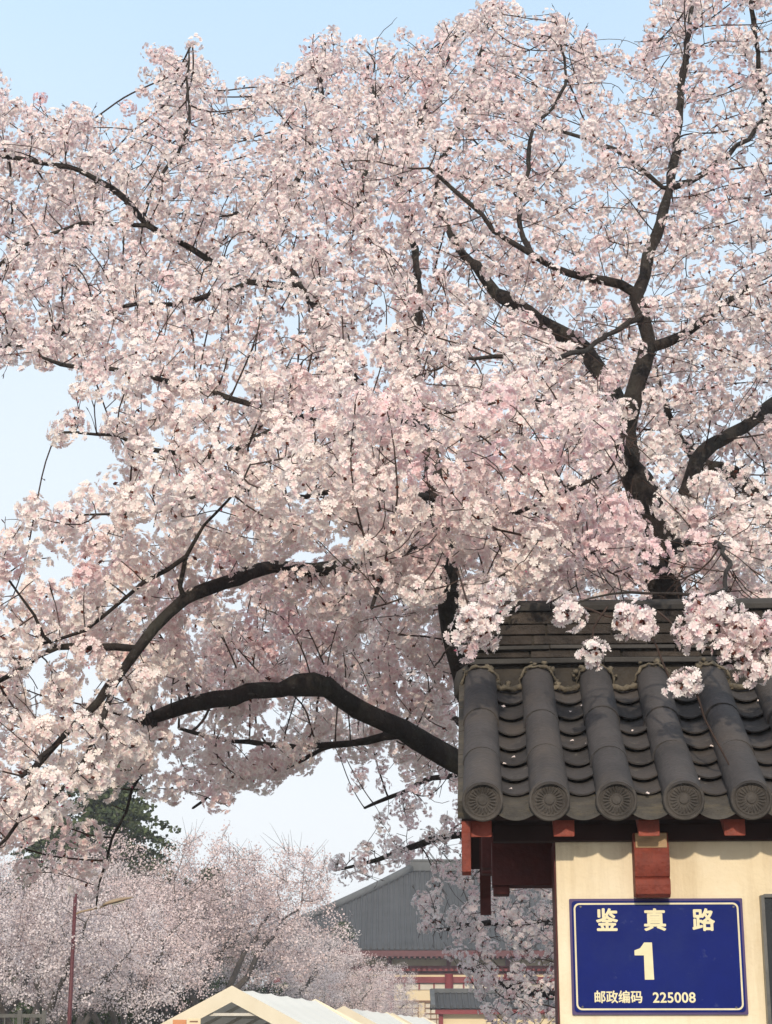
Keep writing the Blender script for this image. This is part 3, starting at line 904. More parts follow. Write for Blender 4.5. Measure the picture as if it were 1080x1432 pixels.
def blossoms_mesh(name, centers, size=0.0185, nf=(5, 9), rc=0.046, pink=0.0, bud=0.35, warm=0.0):
    """umbels of open flowers round each centre, with a few buds and a brown-red hub"""
    V, Lp, St, To, Cc = [], [], [], [], []
    n = len(centers)
    near_ = np.clip((4.7 - centers[:, 2]) / 1.2, 0, 1) * warm
    cnt = (rng.integers(nf[0], nf[1] + 1, n) * (1 + 0.3 * near_)).astype(int)
    ci = np.repeat(np.arange(n), cnt); nfl = len(ci)
    d = rand_dirs(nfl)
    d[:, 2] += 0.05
    d /= np.linalg.norm(d, axis=1, keepdims=True)
    near_ = np.clip((4.7 - centers[:, 2]) / 1.2, 0, 1) * warm      # the low boughs carry the fullest puffs
    crad = rc * rng.uniform(0.68, 1.25, n) * (1 + 0.15 * near_)
    org = centers[ci] + d * (crad[ci] * rng.uniform(0.80, 1.06, nfl))[:, None]
    nrm = d + rng.normal(0, 0.27, d.shape); nrm /= np.linalg.norm(nrm, axis=1, keepdims=True)
    t, b_ = frames(nrm)
    sz = size * rng.uniform(0.82, 1.15, nfl) * (1 - 0.17 * warm * np.clip((centers[ci, 2] - 4.2) / 1.5, 0, 1))
    cup = rng.uniform(0.5, 1.9, nfl)
    v = (t[:, None, :] * FT_V[None, :, 0, None] + b_[:, None, :] * FT_V[None, :, 1, None] + nrm[:, None, :] * (FT_V[None, :, 2, None] * cup[:, None, None])) * sz[:, None, None] + org[:, None, :]
    nv = len(FT_V)
    f = (FT_F[None] + (np.arange(nfl) * nv)[:, None, None]).reshape(-1, 4)
    # petal tint: each umbel a little warmer or pinker than the next
    noise = np.sin(centers[:, 0] * 2.3 + centers[:, 2] * 1.7) * np.cos(centers[:, 2] * 2.9 - centers[:, 1] * 1.3)
    tp = np.clip(rng.normal(0.12 + pink, 0.22, n) + (0.12 + 0.30 * near_) * noise - 0.03, 0, 1)[ci]
    tp = np.clip(tp + rng.normal(0, 0.10, nfl), 0, 1)
    base = C_PALE[None] * (1 - tp[:, None]) + C_PINK[None] * tp[:, None]
    base = base * rng.uniform(0.95, 1.02, nfl)[:, None]
    # the lower boughs flower a shade pinker and creamier than the top
    lowb = np.clip((5.6 - centers[ci, 2]) / 2.6, 0, 1)[:, None] * warm
    base = base * (1 - lowb * np.array([0.0, 0.012, 0.035])) + 0
    cw = FT_C[None, :, None] * rng.uniform(0.15, 0.65, nfl)[:, None, None]
    col = base[:, None, :] * (1 - cw) + C_DEEP[None, None] * cw
    V.append(v.reshape(-1, 3)); Cc.append(col.reshape(-1, 3)); Lp.append(f.ravel())
    tot = [np.full(len(f), 4)]
    base_i = nfl * nv
    # buds and hubs: small spindles
    OV_ = np.array([(0, 0, -1), (1, 0, 0), (0, 1, 0), (-1, 0, 0), (0, -1, 0), (0, 0, 1)], float)
    OF_ = np.array([(0, 2, 1), (0, 3, 2), (0, 4, 3), (0, 1, 4), (5, 1, 2), (5, 2, 3), (5, 3, 4), (5, 4, 1)])
    nb = int(n * bud)
    pick = rng.integers(0, n, nb)
    db = rand_dirs(nb); tb, bb = frames(db)
    ob = centers[pick] + db * (crad[pick] * rng.uniform(0.8, 1.25, nb))[:, None]
    vb = (tb[:, None] * OV_[None, :, 0, None] * 0.0042 + bb[:, None] * OV_[None, :, 1, None] * 0.0042 + db[:, None] * OV_[None, :, 2, None] * 0.0085) + ob[:, None]
    cb = np.array([0.62, 0.17, 0.25]) * rng.uniform(0.7, 1.2, (nb, 1, 1)) * np.ones((nb, 6, 1))
    dh = rand_dirs(n); th, bh = frames(dh)
    vh = (th[:, None] * OV_[None, :, 0, None] * 0.008 + bh[:, None] * OV_[None, :, 1, None] * 0.008 + dh[:, None] * OV_[None, :, 2, None] * 0.016) + centers[:, None]
    ch = np.array([0.16, 0.055, 0.04]) * np.ones((n, 6, 1))
    for vv, cc in ((vb, cb), (vh, ch)):
        k = len(vv)
        V.append(vv.reshape(-1, 3)); Cc.append(cc.reshape(-1, 3))
        ff = (OF_[None] + (np.arange(k) * 6)[:, None, None] + base_i).reshape(-1, 3)
        base_i += k * 6
        Lp.append(ff.ravel()); tot.append(np.full(len(ff), 3))
    tot = np.concatenate(tot); st = np.concatenate([[0], np.cumsum(tot)[:-1]])
    return np_mesh(name, np.concatenate(V), np.concatenate(Lp), st, tot, np.concatenate(Cc))

def in_poly(u, v, poly):
    u = np.asarray(u); v = np.asarray(v); c = np.zeros(u.shape, bool)
    n = len(poly); j = n - 1
    for i in range(n):
        xi, yi = poly[i]; xj, yj = poly[j]
        m = ((yi > v) != (yj > v)) & (u < (xj - xi) * (v - yi) / (yj - yi + 1e-9) + xi)
        c ^= m; j = i
    return c

def interp_field(ctrl, u, v):
    num = np.zeros(len(u)); den = np.zeros(len(u))
    for (cu, cv, val) in ctrl:
        w = 1.0 / (((u - cu) ** 2 + (v - cv) ** 2) / 120.0 ** 2 + 0.08) ** 2
        num += w * val; den += w
    return num / den

# limbs traced as (u, v, depth, radius in pixels); the first path of each tree is its trunk
TREES = {
 'A': [
  [(905, 1876, 9.7, 36), (890, 1500, 9.7, 29), (850, 1260, 9.6, 26), (785, 1140, 9.5, 24), (690, 1040, 9.4, 20), (636, 900, 9.3, 16), (627, 800, 9.2, 15), (614, 700, 9.2, 13), (603, 620, 9.4, 11), (562, 577, 9.6, 9.5), (512, 547, 9.7, 8.5), (468, 458, 9.9, 8), (428, 402, 10.1, 7), (380, 345, 10.3, 6), (330, 300, 10.4, 5)],
  [(785, 1140, 9.5, 20), (700, 1092, 9.4, 18), (637, 1056, 9.3, 17), (590, 1026, 9.2, 17), (545, 1000, 9.1, 16), (490, 970, 9.0, 16), (445, 951, 8.9, 16), (410, 957, 8.85, 12), (375, 962, 8.8, 11), (300, 972, 8.7, 10.5), (240, 992, 8.6, 10), (197, 1010, 8.6, 8)],
  [(225, 1005, 8.6, 4), (210, 1055, 8.5, 3), (172, 1135, 8.5, 2.3), (146, 1205, 8.5, 1.8), (135, 1265, 8.5, 1.2)],
  [(623, 790, 9.2, 12), (580, 782, 8.9, 11.5), (520, 790, 8.7, 11), (455, 795, 8.5, 10.5), (380, 796, 8.3, 10), (308, 815, 8.0, 9.5), (250, 848, 7.8, 9), (215, 888, 7.7, 8), (175, 938, 7.6, 6.5), (140, 982, 7.5, 5.5), (85, 1030, 7.3, 4.5), (30, 1085, 7.1, 3.5)],
  [(188, 905, 7.65, 5), (130, 908, 7.6, 5), (78, 910, 7.6, 4.5), (30, 938, 7.6, 4), (-25, 962, 7.6, 3)],
  [(248, 848, 7.8, 3.4), (265, 780, 7.7, 2.8), (292, 735, 7.7, 2.2), (330, 690, 7.6, 1.6), (350, 650, 7.6, 1.2)],
  [(78, 910, 7.6, 2.6), (45, 862, 7.5, 2.2), (8, 805, 7.5, 1.6), (-30, 780, 7.5, 1.2)],
  [(258, 785, 7.72, 3), (180, 838, 7.65, 2.8), (120, 880, 7.6, 2.6), (60, 900, 7.6, 2)],
  [(603, 620, 9.4, 6), (520, 600, 9.2, 5.5), (430, 575, 9.0, 5), (340, 548, 8.8, 4.4), (230, 530, 8.7, 3.8), (125, 521, 8.6, 3.5), (60, 500, 8.6, 2.2)],
  [(430, 575, 9.0, 4.5), (340, 625, 8.7, 4), (248, 632, 8.5, 3.5), (165, 606, 8.5, 2.8), (80, 605, 8.5, 1.8)],
  [(428, 402, 10.1, 6), (350, 400, 9.9, 4.5), (270, 355, 9.8, 4.4), (200, 318, 9.7, 4.4), (172, 283, 9.7, 4.6), (110, 248, 9.7, 3.8), (35, 227, 9.7, 3.2), (-30, 215, 9.7, 3)],
  [(198, 317, 9.7, 3.2), (215, 262, 9.7, 2.8), (252, 215, 9.8, 2.4), (268, 150, 9.9, 1.8), (269, 62, 10.0, 1.2)],
  [(200, 318, 9.7, 3.4), (115, 315, 9.6, 3.2), (60, 335, 9.6, 2.8), (-10, 378, 9.6, 3)],
  [(350, 400, 9.9, 4), (260, 420, 9.6, 3.5), (185, 422, 9.5, 3), (120, 445, 9.4, 2.6), (60, 480, 9.4, 2.2), (-10, 488, 9.4, 1.6)],
  [(380, 345, 10.3, 4.5), (420, 250, 10.6, 4), (450, 160, 10.8, 3.2), (455, 60, 11.0, 1.8)],
  [(562, 577, 9.6, 7), (590, 470, 9.8, 6.5), (600, 360, 10.1, 5.5), (575, 260, 10.4, 4.5), (600, 150, 10.7, 3.5), (640, 50, 11, 2)],
  [(590, 470, 9.8, 5), (540, 380, 10, 4.2), (500, 290, 10.3, 3.6), (520, 180, 10.6, 2.8), (515, 90, 10.9, 1.8)],
  [(635, 1056, 9.4, 8), (560, 1030, 9.8, 6), (470, 1040, 9.9, 5), (395, 1046, 10, 4), (300, 1030, 10, 3), (250, 1018, 10, 2)],
  [(470, 1040, 9.9, 3.5), (400, 1075, 10, 2.8), (330, 1085, 10, 2.4), (270, 1130, 10, 1.6)],
  [(614, 700, 9.2, 6), (570, 690, 8.9, 5), (500, 680, 8.5, 4), (420, 690, 8.1, 3), (320, 680, 7.8, 2.4), (220, 705, 7.7, 2), (110, 720, 7.6, 1.4)],
  [(627, 800, 9.2, 7), (640, 760, 8.5, 4.5), (680, 720, 7.8, 3.4), (760, 700, 7.4, 2.8), (850, 660, 7.3, 2)],
  [(627, 790, 9.2, 8), (590, 770, 8.4, 6), (560, 780, 7.8, 5), (530, 810, 7.4, 4), (520, 850, 7.2, 2.5)],
  [(85, 1030, 7.3, 4), (40, 1090, 7.0, 3.5), (20, 1150, 7.0, 3), (-10, 1190, 7.0, 2)],
  [(175, 938, 7.6, 4.5), (150, 1010, 7.3, 4), (110, 1080, 7.1, 3.2), (60, 1130, 7.0, 2.4)],
 ],
 'B': [
  [(938, 1860, 10.3, 38), (945, 1400, 10.3, 31), (948, 1000, 10.2, 27), (935, 800, 10.1, 24), (922, 735, 10.0, 21), (905, 695, 10, 19), (890, 645, 10, 15), (898, 570, 9.9, 12.5), (922, 485, 9.8, 10.5), (905, 428, 9.7, 9.5), (928, 345, 9.7, 8), (942, 265, 9.8, 6.5), (953, 160, 9.9, 4.6), (968, 40, 10, 3.4), (976, -30, 10.1, 2.8)],
  [(905, 428, 9.7, 8), (872, 400, 9.6, 6.5), (800, 384, 9.5, 5.4), (745, 357, 9.4, 4.5), (692, 322, 9.3, 3.6), (655, 285, 9.3, 3.5), (600, 235, 9.3, 2.5)],
  [(942, 268, 9.8, 5), (985, 236, 9.7, 4.4), (1040, 190, 9.7, 3.8), (1095, 140, 9.7, 3)],
  [(940, 272, 9.8, 4.5), (900, 245, 9.7, 4), (860, 213, 9.7, 3.3), (810, 190, 9.7, 2.6), (760, 180, 9.7, 2)],
  [(890, 645, 10, 15), (870, 555, 10.2, 12.5), (820, 490, 10.3, 11.5), (760, 447, 10.3, 10.5), (700, 412, 10.4, 9), (672, 372, 10.4, 7), (640, 330, 10.5, 5), (620, 250, 10.7, 4), (660, 130, 11, 3), (690, 20, 11.2, 2)],
  [(925, 745, 10, 14), (955, 700, 10.1, 11.5), (982, 640, 10.2, 10.5), (1035, 592, 10.4, 10), (1090, 546, 10.6, 9.5), (1160, 480, 10.8, 9)],
  [(922, 485, 9.8, 7), (985, 450, 9.7, 6), (1040, 400, 9.7, 5), (1090, 330, 9.7, 4), (1140, 250, 9.7, 3)],
  [(745, 357, 9.4, 4), (720, 290, 9.6, 3.4), (740, 200, 9.8, 2.8), (790, 110, 10, 2.2), (770, 20, 10.2, 1.4)],
  [(890, 645, 10, 8), (860, 610, 9.2, 4.5), (830, 590, 8.4, 3.4), (780, 570, 7.8, 2.8), (700, 560, 7.6, 2)],
  [(935, 800, 10.1, 9), (900, 790, 9.2, 5), (850, 780, 8.2, 3.5), (800, 770, 7.5, 2.8), (740, 750, 7.3, 2)],
  [(935, 790, 10.1, 9), (960, 770, 9, 5), (1000, 760, 7.8, 3.6), (1030, 790, 7.0, 2.8), (1015, 830, 6.6, 3), (985, 842, 6.5, 2.4), (905, 848, 6.45, 2.0), (850, 850, 6.45, 1.5), (800, 845, 6.45, 1.2)],
  [(1015, 830, 6.6, 2.4), (1020, 865, 6.5, 2.0), (1045, 895, 6.45, 1.7), (1075, 910, 6.45, 1.5), (1110, 925, 6.45, 1.2)],
  [(905, 428, 9.7, 5), (850, 470, 9.3, 4), (790, 500, 8.8, 3.5), (720, 500, 8.4, 3), (640, 500, 8.2, 2.2)],
 ],
 'C': [
  [(1240, 1700, 12.5, 34), (1215, 1200, 12.4, 27), (1180, 900, 12.3, 24), (1120, 770, 12.2, 20), (1065, 705, 12.1, 14), (1030, 672, 12.0, 12.5), (995, 655, 12, 9), (960, 620, 12, 6), (930, 560, 12.1, 4)],
  [(1120, 770, 12.2, 12), (1150, 600, 12.2, 10), (1130, 420, 12.2, 8), (1090, 250, 12.2, 6), (1060, 100, 12.2, 4), (1050, 0, 12.2, 3)],
  [(1180, 900, 12.3, 9), (1090, 850, 12.6, 6), (1000, 800, 12.8, 5), (900, 780, 13, 4), (800, 780, 13, 3)],
 ],
 'D': [
  [(850, 1720, 15.0, 24), (850, 1450, 15, 20), (842, 1250, 15, 17), (800, 1130, 14.9, 13), (730, 1050, 14.8, 10), (690, 980, 14.7, 7), (650, 930, 14.7, 5)],
  [(842, 1250, 15, 9), (720, 1200, 14.6, 7), (660, 1170, 14.4, 5.5), (590, 1180, 14.3, 4), (530, 1200, 14.3, 3), (470, 1216, 14.3, 2)],
  [(842, 1300, 15, 8), (740, 1290, 14.6, 6), (680, 1290, 14.4, 4), (620, 1300, 14.3, 2.5)],
  [(850, 1400, 15, 7), (740, 1390, 14.6, 5), (690, 1370, 14.4, 3.5), (640, 1350, 14.3, 2)],
  [(800, 1130, 14.9, 8), (700, 1110, 14.6, 6), (620, 1090, 14.4, 4.5), (560, 1110, 14.3, 3), (510, 1130, 14.3, 2)],
  [(730, 1050, 14.8, 6), (640, 1010, 14.8, 5), (540, 940, 14.8, 4), (430, 900, 14.8, 3), (330, 880, 14.8, 2)],
 ],
}
def deepen(v):
    return 1 + 0.20 * min(max((620 - v) / 620, 0), 1.1)     # the crown leans back towards its top
for key in 'AB':
    TREES[key] = [[(u, v, z * deepen(v), r) for u, v, z, r in path] for path in TREES[key]]
BARE = {('A', 0): (5, 6), ('A', 1): (0, 99), ('A', 2): (0, 99), ('A', 3): (3, 99), ('A', 4): (0, 99), ('A', 5): (0, 99), ('A', 7): (0, 99),
        ('A', 10): (3, 99), ('A', 11): (0, 3), ('A', 12): (1, 99), ('A', 17): (1, 99), ('B', 0): (3, 6, 8, 13), ('B', 1): (0, 5), ('B', 2): (0, 99), ('B', 3): (0, 3),
        ('B', 4): (2, 5), ('B', 5): (2, 99), ('C', 0): (3, 6)}   # stretches of old wood that carry no blossom
seed_pos, seed_par, seed_own, seed_rad, seed_bare = [], [], [], [], []
limb_chains = {k: [] for k in TREES}
vis_pts = []
for ti, (key, paths) in enumerate(TREES.items()):
    t_start = len(seed_pos)
    for pi, path in enumerate(paths):
        pts = [np.array(P(u, v, z)) for u, v, z, r in path]
        rad = [r * z / F for u, v, z, r in path]
        if pi == 0: pts[0][2] = -0.05
        q, rr = catmull(pts, rad, 0.09)
        spans = BARE.get((key, pi), (99, -1))
        bare_pts = np.array(pts)
        wn = np.cumsum(rng.normal(0, 1, q.shape), 0); wn -= np.linspace(0, 1, len(q))[:, None] * wn[-1]
        q = q + wn * 0.009
        par0 = -1
        if pi > 0:
            sp = np.array(seed_pos[t_start:])
            par0 = t_start + int(((sp - q[0]) ** 2).sum(1).argmin())
            q[0] = seed_pos[par0]
        limb_chains[key].append((q, rr))
        for i in range(len(q)):
            if pi > 0 and i == 0: continue
            par = par0 if (i == (1 if pi > 0 else 0)) else len(seed_pos) - 1
            seed_pos.append(q[i]); seed_par.append(par); seed_own.append(ti); seed_rad.append(rr[i])
            kn = int(((bare_pts - q[i]) ** 2).sum(1).argmin()); seed_bare.append(any(a <= kn <= b for a, b in zip(spans[::2], spans[1::2])))
            vis_pts.append((q[i], rr[i]))
seed_pos = np.array(seed_pos); seed_par = np.array(seed_par); seed_own = np.array(seed_own); seed_rad = np.array(seed_rad)
NS = len(seed_pos)

# crown volumes: outline, near and far depth
CROWN = [(-80, 90), (0, 112), (22, 130), (45, 140), (55, 175), (90, 162), (132, 150), (120, 190), (165, 195), (190, 172), (218, 140), (212, 80), (232, 72), (245, 110), (262, 60), (285, 95), (305, 140), (335, 165), (345, 130), (375, 108), (415, 105), (438, 40), (455, 28), (470, 60), (500, 52), (520, 72), (560, 45), (590, 75), (630, 22), (660, 25), (690, -10), (705, 25), (720, 70), (745, 90), (775, 10), (810, 25), (840, 70), (862, 60), (890, 70), (905, 30), (930, -30), (1160, -60),
         (1160, 880), (1090, 880), (1000, 850), (700, 850), (660, 930), (640, 1000), (640, 1075), (600, 1090), (540, 1060), (470, 1045), (430, 1085), (370, 1105), (330, 1125), (270, 1100), (215, 1065), (190, 1080), (140, 1095), (95, 1130), (50, 1170), (-80, 1215),
         (-80, 790), (0, 790), (30, 800), (70, 775), (35, 740), (30, 712), (100, 700), (160, 680), (215, 645), (165, 615), (70, 620), (62, 605), (100, 585), (130, 560), (75, 530), (70, 512), (0, 512), (-80, 520)]
NEAR = [(0, 0, 9.9), (300, 100, 9.9), (540, 60, 10.3), (800, 60, 9.8), (1080, 50, 9.5), (0, 250, 9.3), (250, 300, 9.2), (540, 260, 9.2), (800, 250, 9.2), (1080, 250, 9.2),
        (50, 450, 8.8), (300, 450, 8.4), (540, 420, 8.4), (800, 400, 9.3), (1050, 420, 9.0), (150, 590, 8.0), (350, 590, 7.9), (560, 590, 7.5), (760, 590, 7.4), (960, 560, 9.4), (1070, 620, 9.8),
        (60, 720, 7.2), (250, 690, 7.1), (450, 690, 7.0), (640, 680, 6.95), (820, 680, 7.1), (980, 680, 8.6), (500, 800, 7.1), (680, 800, 7.0), (880, 790, 7.2), (1040, 790, 7.2),
        (100, 820, 7.5), (250, 780, 7.6), (350, 880, 9.2), (520, 900, 9.4), (620, 960, 9.6), (60, 1000, 7.1), (180, 1000, 7.3), (60, 1120, 6.8), (150, 1100, 7.0), (300, 1050, 9.0), (450, 1050, 9.8), (600, 1080, 10)]
NEAR = [(u, v, z * deepen(v)) for u, v, z in NEAR]
THICK = [(0, 100, 1.2), (540, 60, 1.2), (1080, 50, 2.2), (300, 250, 2.4), (540, 300, 3.0), (900, 300, 3.2), (100, 450, 1.6), (540, 600, 4.2), (900, 600, 3.6), (250, 700, 2.2), (60, 720, 0.9), (60, 600, 0.7), (60, 900, 1.2), (350, 900, 2.8), (550, 950, 3.5), (80, 1100, 1.2), (300, 1080, 1.6), (600, 1050, 3), (800, 800, 4.5)]
def crown_points(n, poly, near, thick, bb):
    out = []
    while len(out) < n:
        u = rng.uniform(bb[0], bb[1], n); v = rng.uniform(bb[2], bb[3], n)
        ju = u + rng.normal(0, 9, n); jv = v + rng.normal(0, 9, n)
        k = in_poly(ju, jv, poly); u, v = u[k], v[k]
        a = interp_field(near, u, v); t = interp_field(thick, u, v)
        r_ = rng.random(len(u))
        # bloom keeps to the outer shell: a near layer, a hollow crossed by bare twigs, a far layer
        z = a + t * np.where(rng.random(len(u)) < 0.55, 0.24 * r_, 0.52 + 0.48 * r_)
        for q in zip(u, v, z): out.append(q)
    return np.array(out[:n])
DPOLY = [(660, 900), (640, 1050), (560, 1080), (480, 1040), (400, 1010), (330, 960), (300, 900), (420, 850), (600, 840)]
DPOLY2 = [(640, 1040), (570, 1110), (520, 1170), (462, 1205), (470, 1228), (540, 1225), (590, 1200), (612, 1235), (585, 1275), (600, 1310), (650, 1335), (672, 1370), (690, 1440), (830, 1440), (830, 1030)]
attL = crown_points(650, [(-80, 985), (150, 965), (235, 985), (210, 1050), (120, 1090), (70, 1140), (-80, 1190)], NEAR, [(80, 1100, 1.4)], (-80, 240, 960, 1215))
att = crown_points(16500, CROWN, NEAR, THICK, (-80, 1160, -60, 1215))
attD = crown_points(1900, DPOLY, [(500, 950, 13.6)], [(500, 950, 1.6)], (280, 670, 830, 1115))
attD2 = crown_points(4600, DPOLY2, [(600, 1200, 13.6), (700, 1350, 13.4)], [(600, 1200, 1.0), (740, 1200, 2.2)], (450, 840, 1020, 1445))
attC = crown_points(2000, [(700, 600), (1160, 300), (1160, 900), (720, 880)], [(900, 700, 11.6)], [(900, 700, 1.6)], (690, 1170, 290, 905))
attU = crown_points(3200, [(q[0], min(q[1], 520)) for q in CROWN if q[1] < 560] + [(1160, 520)][:0], NEAR, [(500, 300, 2.6)], (-80, 1160, -60, 520))
attN = crown_points(2300, [(380, 640), (480, 560), (620, 540), (760, 560), (900, 590), (900, 700), (880, 800), (700, 815), (560, 860), (440, 740)], [(600, 700, 7.0)], [(600, 700, 0.9)], (370, 910, 535, 865))
low_ = (att[:, 1] > 985) & (att[:, 0] > 235) & (att[:, 0] < 630)
att = att[~(low_ & (rng.random(len(att)) < 0.5))]
allc = np.concatenate([att, attU, attN, attL, attD, attD2, attC])
# sky gaps: remove a few pockets so the sky shows between the boughs
GAPS = [(85, 655, 42), (20, 655, 55), (25, 560, 50), (105, 585, 24), (150, 655, 24), (330, 828, 26), (345, 205, 18), (690, 440, 12), (40, 270, 22), (140, 350, 16), (60, 560, 40), (1010, 470, 14), (600, 270, 14), (620, 215, 12), (20, 300, 18), (300, 760, 12), (120, 950, 14), (230, 1060, 24), (240, 960, 10), (420, 870, 8), (370, 1010, 12)]
keep = np.ones(len(allc), bool)
for gu, gv, gr in GAPS:
    keep &= ((allc[:, 0] - gu) ** 2 + (allc[:, 1] - gv) ** 2) > gr * gr
allc = allc[keep]
attp = np.array([P(u, v, z)[:] for u, v, z in allc])
# blossom does not grow on the old bare wood: keep the crown points clear of the thick limbs
su, sv, sz = proj(seed_pos)
def clear_of_limbs(pts, extra=13.0, depth=1.6, rmin=0.014):
    u, v, z = proj(pts)
    k = np.ones(len(pts), bool)
    for i in np.where(seed_bare)[0]:
        if sv[i] > 1300: continue
        rp = seed_rad[i] * F / sz[i] * 0.9 + extra * min(1.0, seed_rad[i] / 0.03)
        k &= ~(((u - su[i]) ** 2 + (v - sv[i]) ** 2 < rp * rp) & (z < sz[i] + 0.02) & (z > sz[i] - depth))
    return k
attp = attp[clear_of_limbs(attp, 12.0)]
pos, par, own = colonize(seed_pos, seed_par, seed_own, attp, 0.08, 0.95, 0.115, 150, jitter=0.22)
fixed = np.zeros(len(pos)); fixed[:NS] = seed_rad
rad = pipe_radii(par, len(pos), 0.0023, 2.4, fixed)
rad[NS:] = np.minimum(rad[NS:], 0.017)
# twigs never thicker than what carries them
for i in range(NS, len(pos)):
    rad[i] = min(rad[i], rad[par[i]])
def smooth_nodes(pos, par, rad, start, it=3):
    n = len(pos); best = np.full(n, -1)
    for i in range(start, n):
        p = par[i]
        if best[p] < 0 or rad[i] > rad[best[p]]: best[p] = i
    k = np.arange(start, n); k = k[best[k] >= 0]
    for _ in range(it):
        pos[k] = 0.5 * pos[k] + 0.25 * (pos[par[k]] + pos[best[k]])
smooth_nodes(pos, par, rad, NS)
print('NODES', len(pos), 'seeds', NS)

cl_mask = (rad < 0.0105) & (np.arange(len(pos)) >= 0)
cand = np.where(cl_mask)[0]
# the umbels sit in puffs along the twigs with barer stretches between
pf = np.array([mnoise.noise(Vector(p) * 4.6) + 0.45 * mnoise.noise(Vector(p) * 9.0 + Vector((7, 3, 1))) for p in pos[cand]])
pp_ = np.clip(0.5 + 2.4 * (pf + 0.16 + 0.16 * np.clip((pos[cand, 2] - 4.4) / 1.2, 0, 1)), 0.04, 1.0)
cand = cand[rng.random(len(cand)) < np.where(cand < NS, 0.35, 0.80) * pp_]
cl_pos = pos[cand] + rand_dirs(len(cand)) * rng.uniform(0.005, 0.03, (len(cand), 1))
# keep the puffs a hand's breadth apart so that each reads as a ball of bloom
from mathutils import kdtree
kd = kdtree.KDTree(len(cl_pos))
for i_, q in enumerate(cl_pos): kd.insert(q, i_)
kd.balance()
alive = np.ones(len(cl_pos), bool)
for i_ in rng.permutation(len(cl_pos)):
    if not alive[i_]: continue
    for (_, j_, d_) in kd.find_range(cl_pos[i_], 0.118):
        if j_ != i_: alive[j_] = False
cand = cand[alive]; cl_pos = cl_pos[alive]
cl_own = own[cand]
cu_, cv_, cz_ = proj(cl_pos)
# nothing beyond what the frame's neighbourhood can see, none inside the gatehouse roof, limbs kept visible
okc = clear_of_limbs(cl_pos, 5.0, 2.5)
okc &= ~((cu_ > 640) & (cv_ > 835) & (cz_ < 7.2)) & ~((cu_ > 715) & (cv_ > 808) & (cz_ < 7.7))
cl_pos, cl_own = cl_pos[okc], cl_own[okc]
print('CLUSTERS', len(cl_pos), np.bincount(cl_own))

tree_label = {
 'A': 'large cherry tree in full pale pink blossom with arching dark limbs left of the gatehouse',
 'B': 'tall cherry tree whose dark forked trunk rises behind the gatehouse ridge',
 'C': 'cherry tree at the right edge with a thick bent limb behind the forked trunk',
 'D': 'greyish white cherry tree half hidden behind the gatehouse wall and overhanging the far hall',
}
spray_spec = [  # (u, v, depth, half width px, half height px, umbels) — the sprays hanging before the ridge
 ('A', 668, 885, 6.55, 40, 42, 15), ('A', 692, 838, 6.6, 22, 22, 6),
 ('B', 794, 857, 6.45, 17, 20, 5), ('B', 880, 866, 6.45, 42, 20, 10), ('B', 830, 914, 6.4, 18, 17, 4),
 ('B', 955, 892, 6.4, 21, 22, 6), ('B', 955, 960, 6.35, 27, 13, 5), ('B', 1008, 858, 6.45, 30, 22, 7), ('B', 985, 850, 6.5, 20, 16, 3), ('B', 1042, 888, 6.42, 26, 22, 7), ('B', 1018, 912, 6.4, 28, 13, 5), ('B', 1074, 882, 6.4, 20, 26, 6), ('B', 1060, 945, 6.4, 30, 14, 5), ('B', 1095, 920, 6.4, 26, 30, 8), ('B', 1028, 880, 6.43, 20, 15, 4), ('B', 990, 878, 6.42, 14, 12, 2), ('B', 1045, 918, 6.4, 22, 14, 4), ('B', 905, 872, 6.43, 16, 13, 3), ('B', 972, 862, 6.45, 16, 12, 2)]
spray_twigs = {'A': [[(640, 800, 7.0), (655, 840, 6.7), (668, 885, 6.55)], [(610, 930, 7.2), (632, 905, 6.8), (660, 890, 6.55)], [(655, 840, 6.7), (690, 835, 6.6)]],
 'B': [[(850, 850, 6.45), (830, 880, 6.42), (830, 914, 6.4)], [(905, 850, 6.45), (880, 866, 6.45), (845, 862, 6.45), (815, 850, 6.45), (794, 857, 6.45)],
       [(900, 875, 6.43), (918, 905, 6.4), (935, 948, 6.36), (955, 958, 6.35), (972, 972, 6.33), (982, 1005, 6.32), (1003, 1045, 6.3), (1018, 1078, 6.3)],
       [(920, 855, 6.45), (955, 885, 6.4), (985, 905, 6.4), (1018, 912, 6.4), (1050, 940, 6.4), (1085, 945, 6.4)]]}
tree_obj = {}
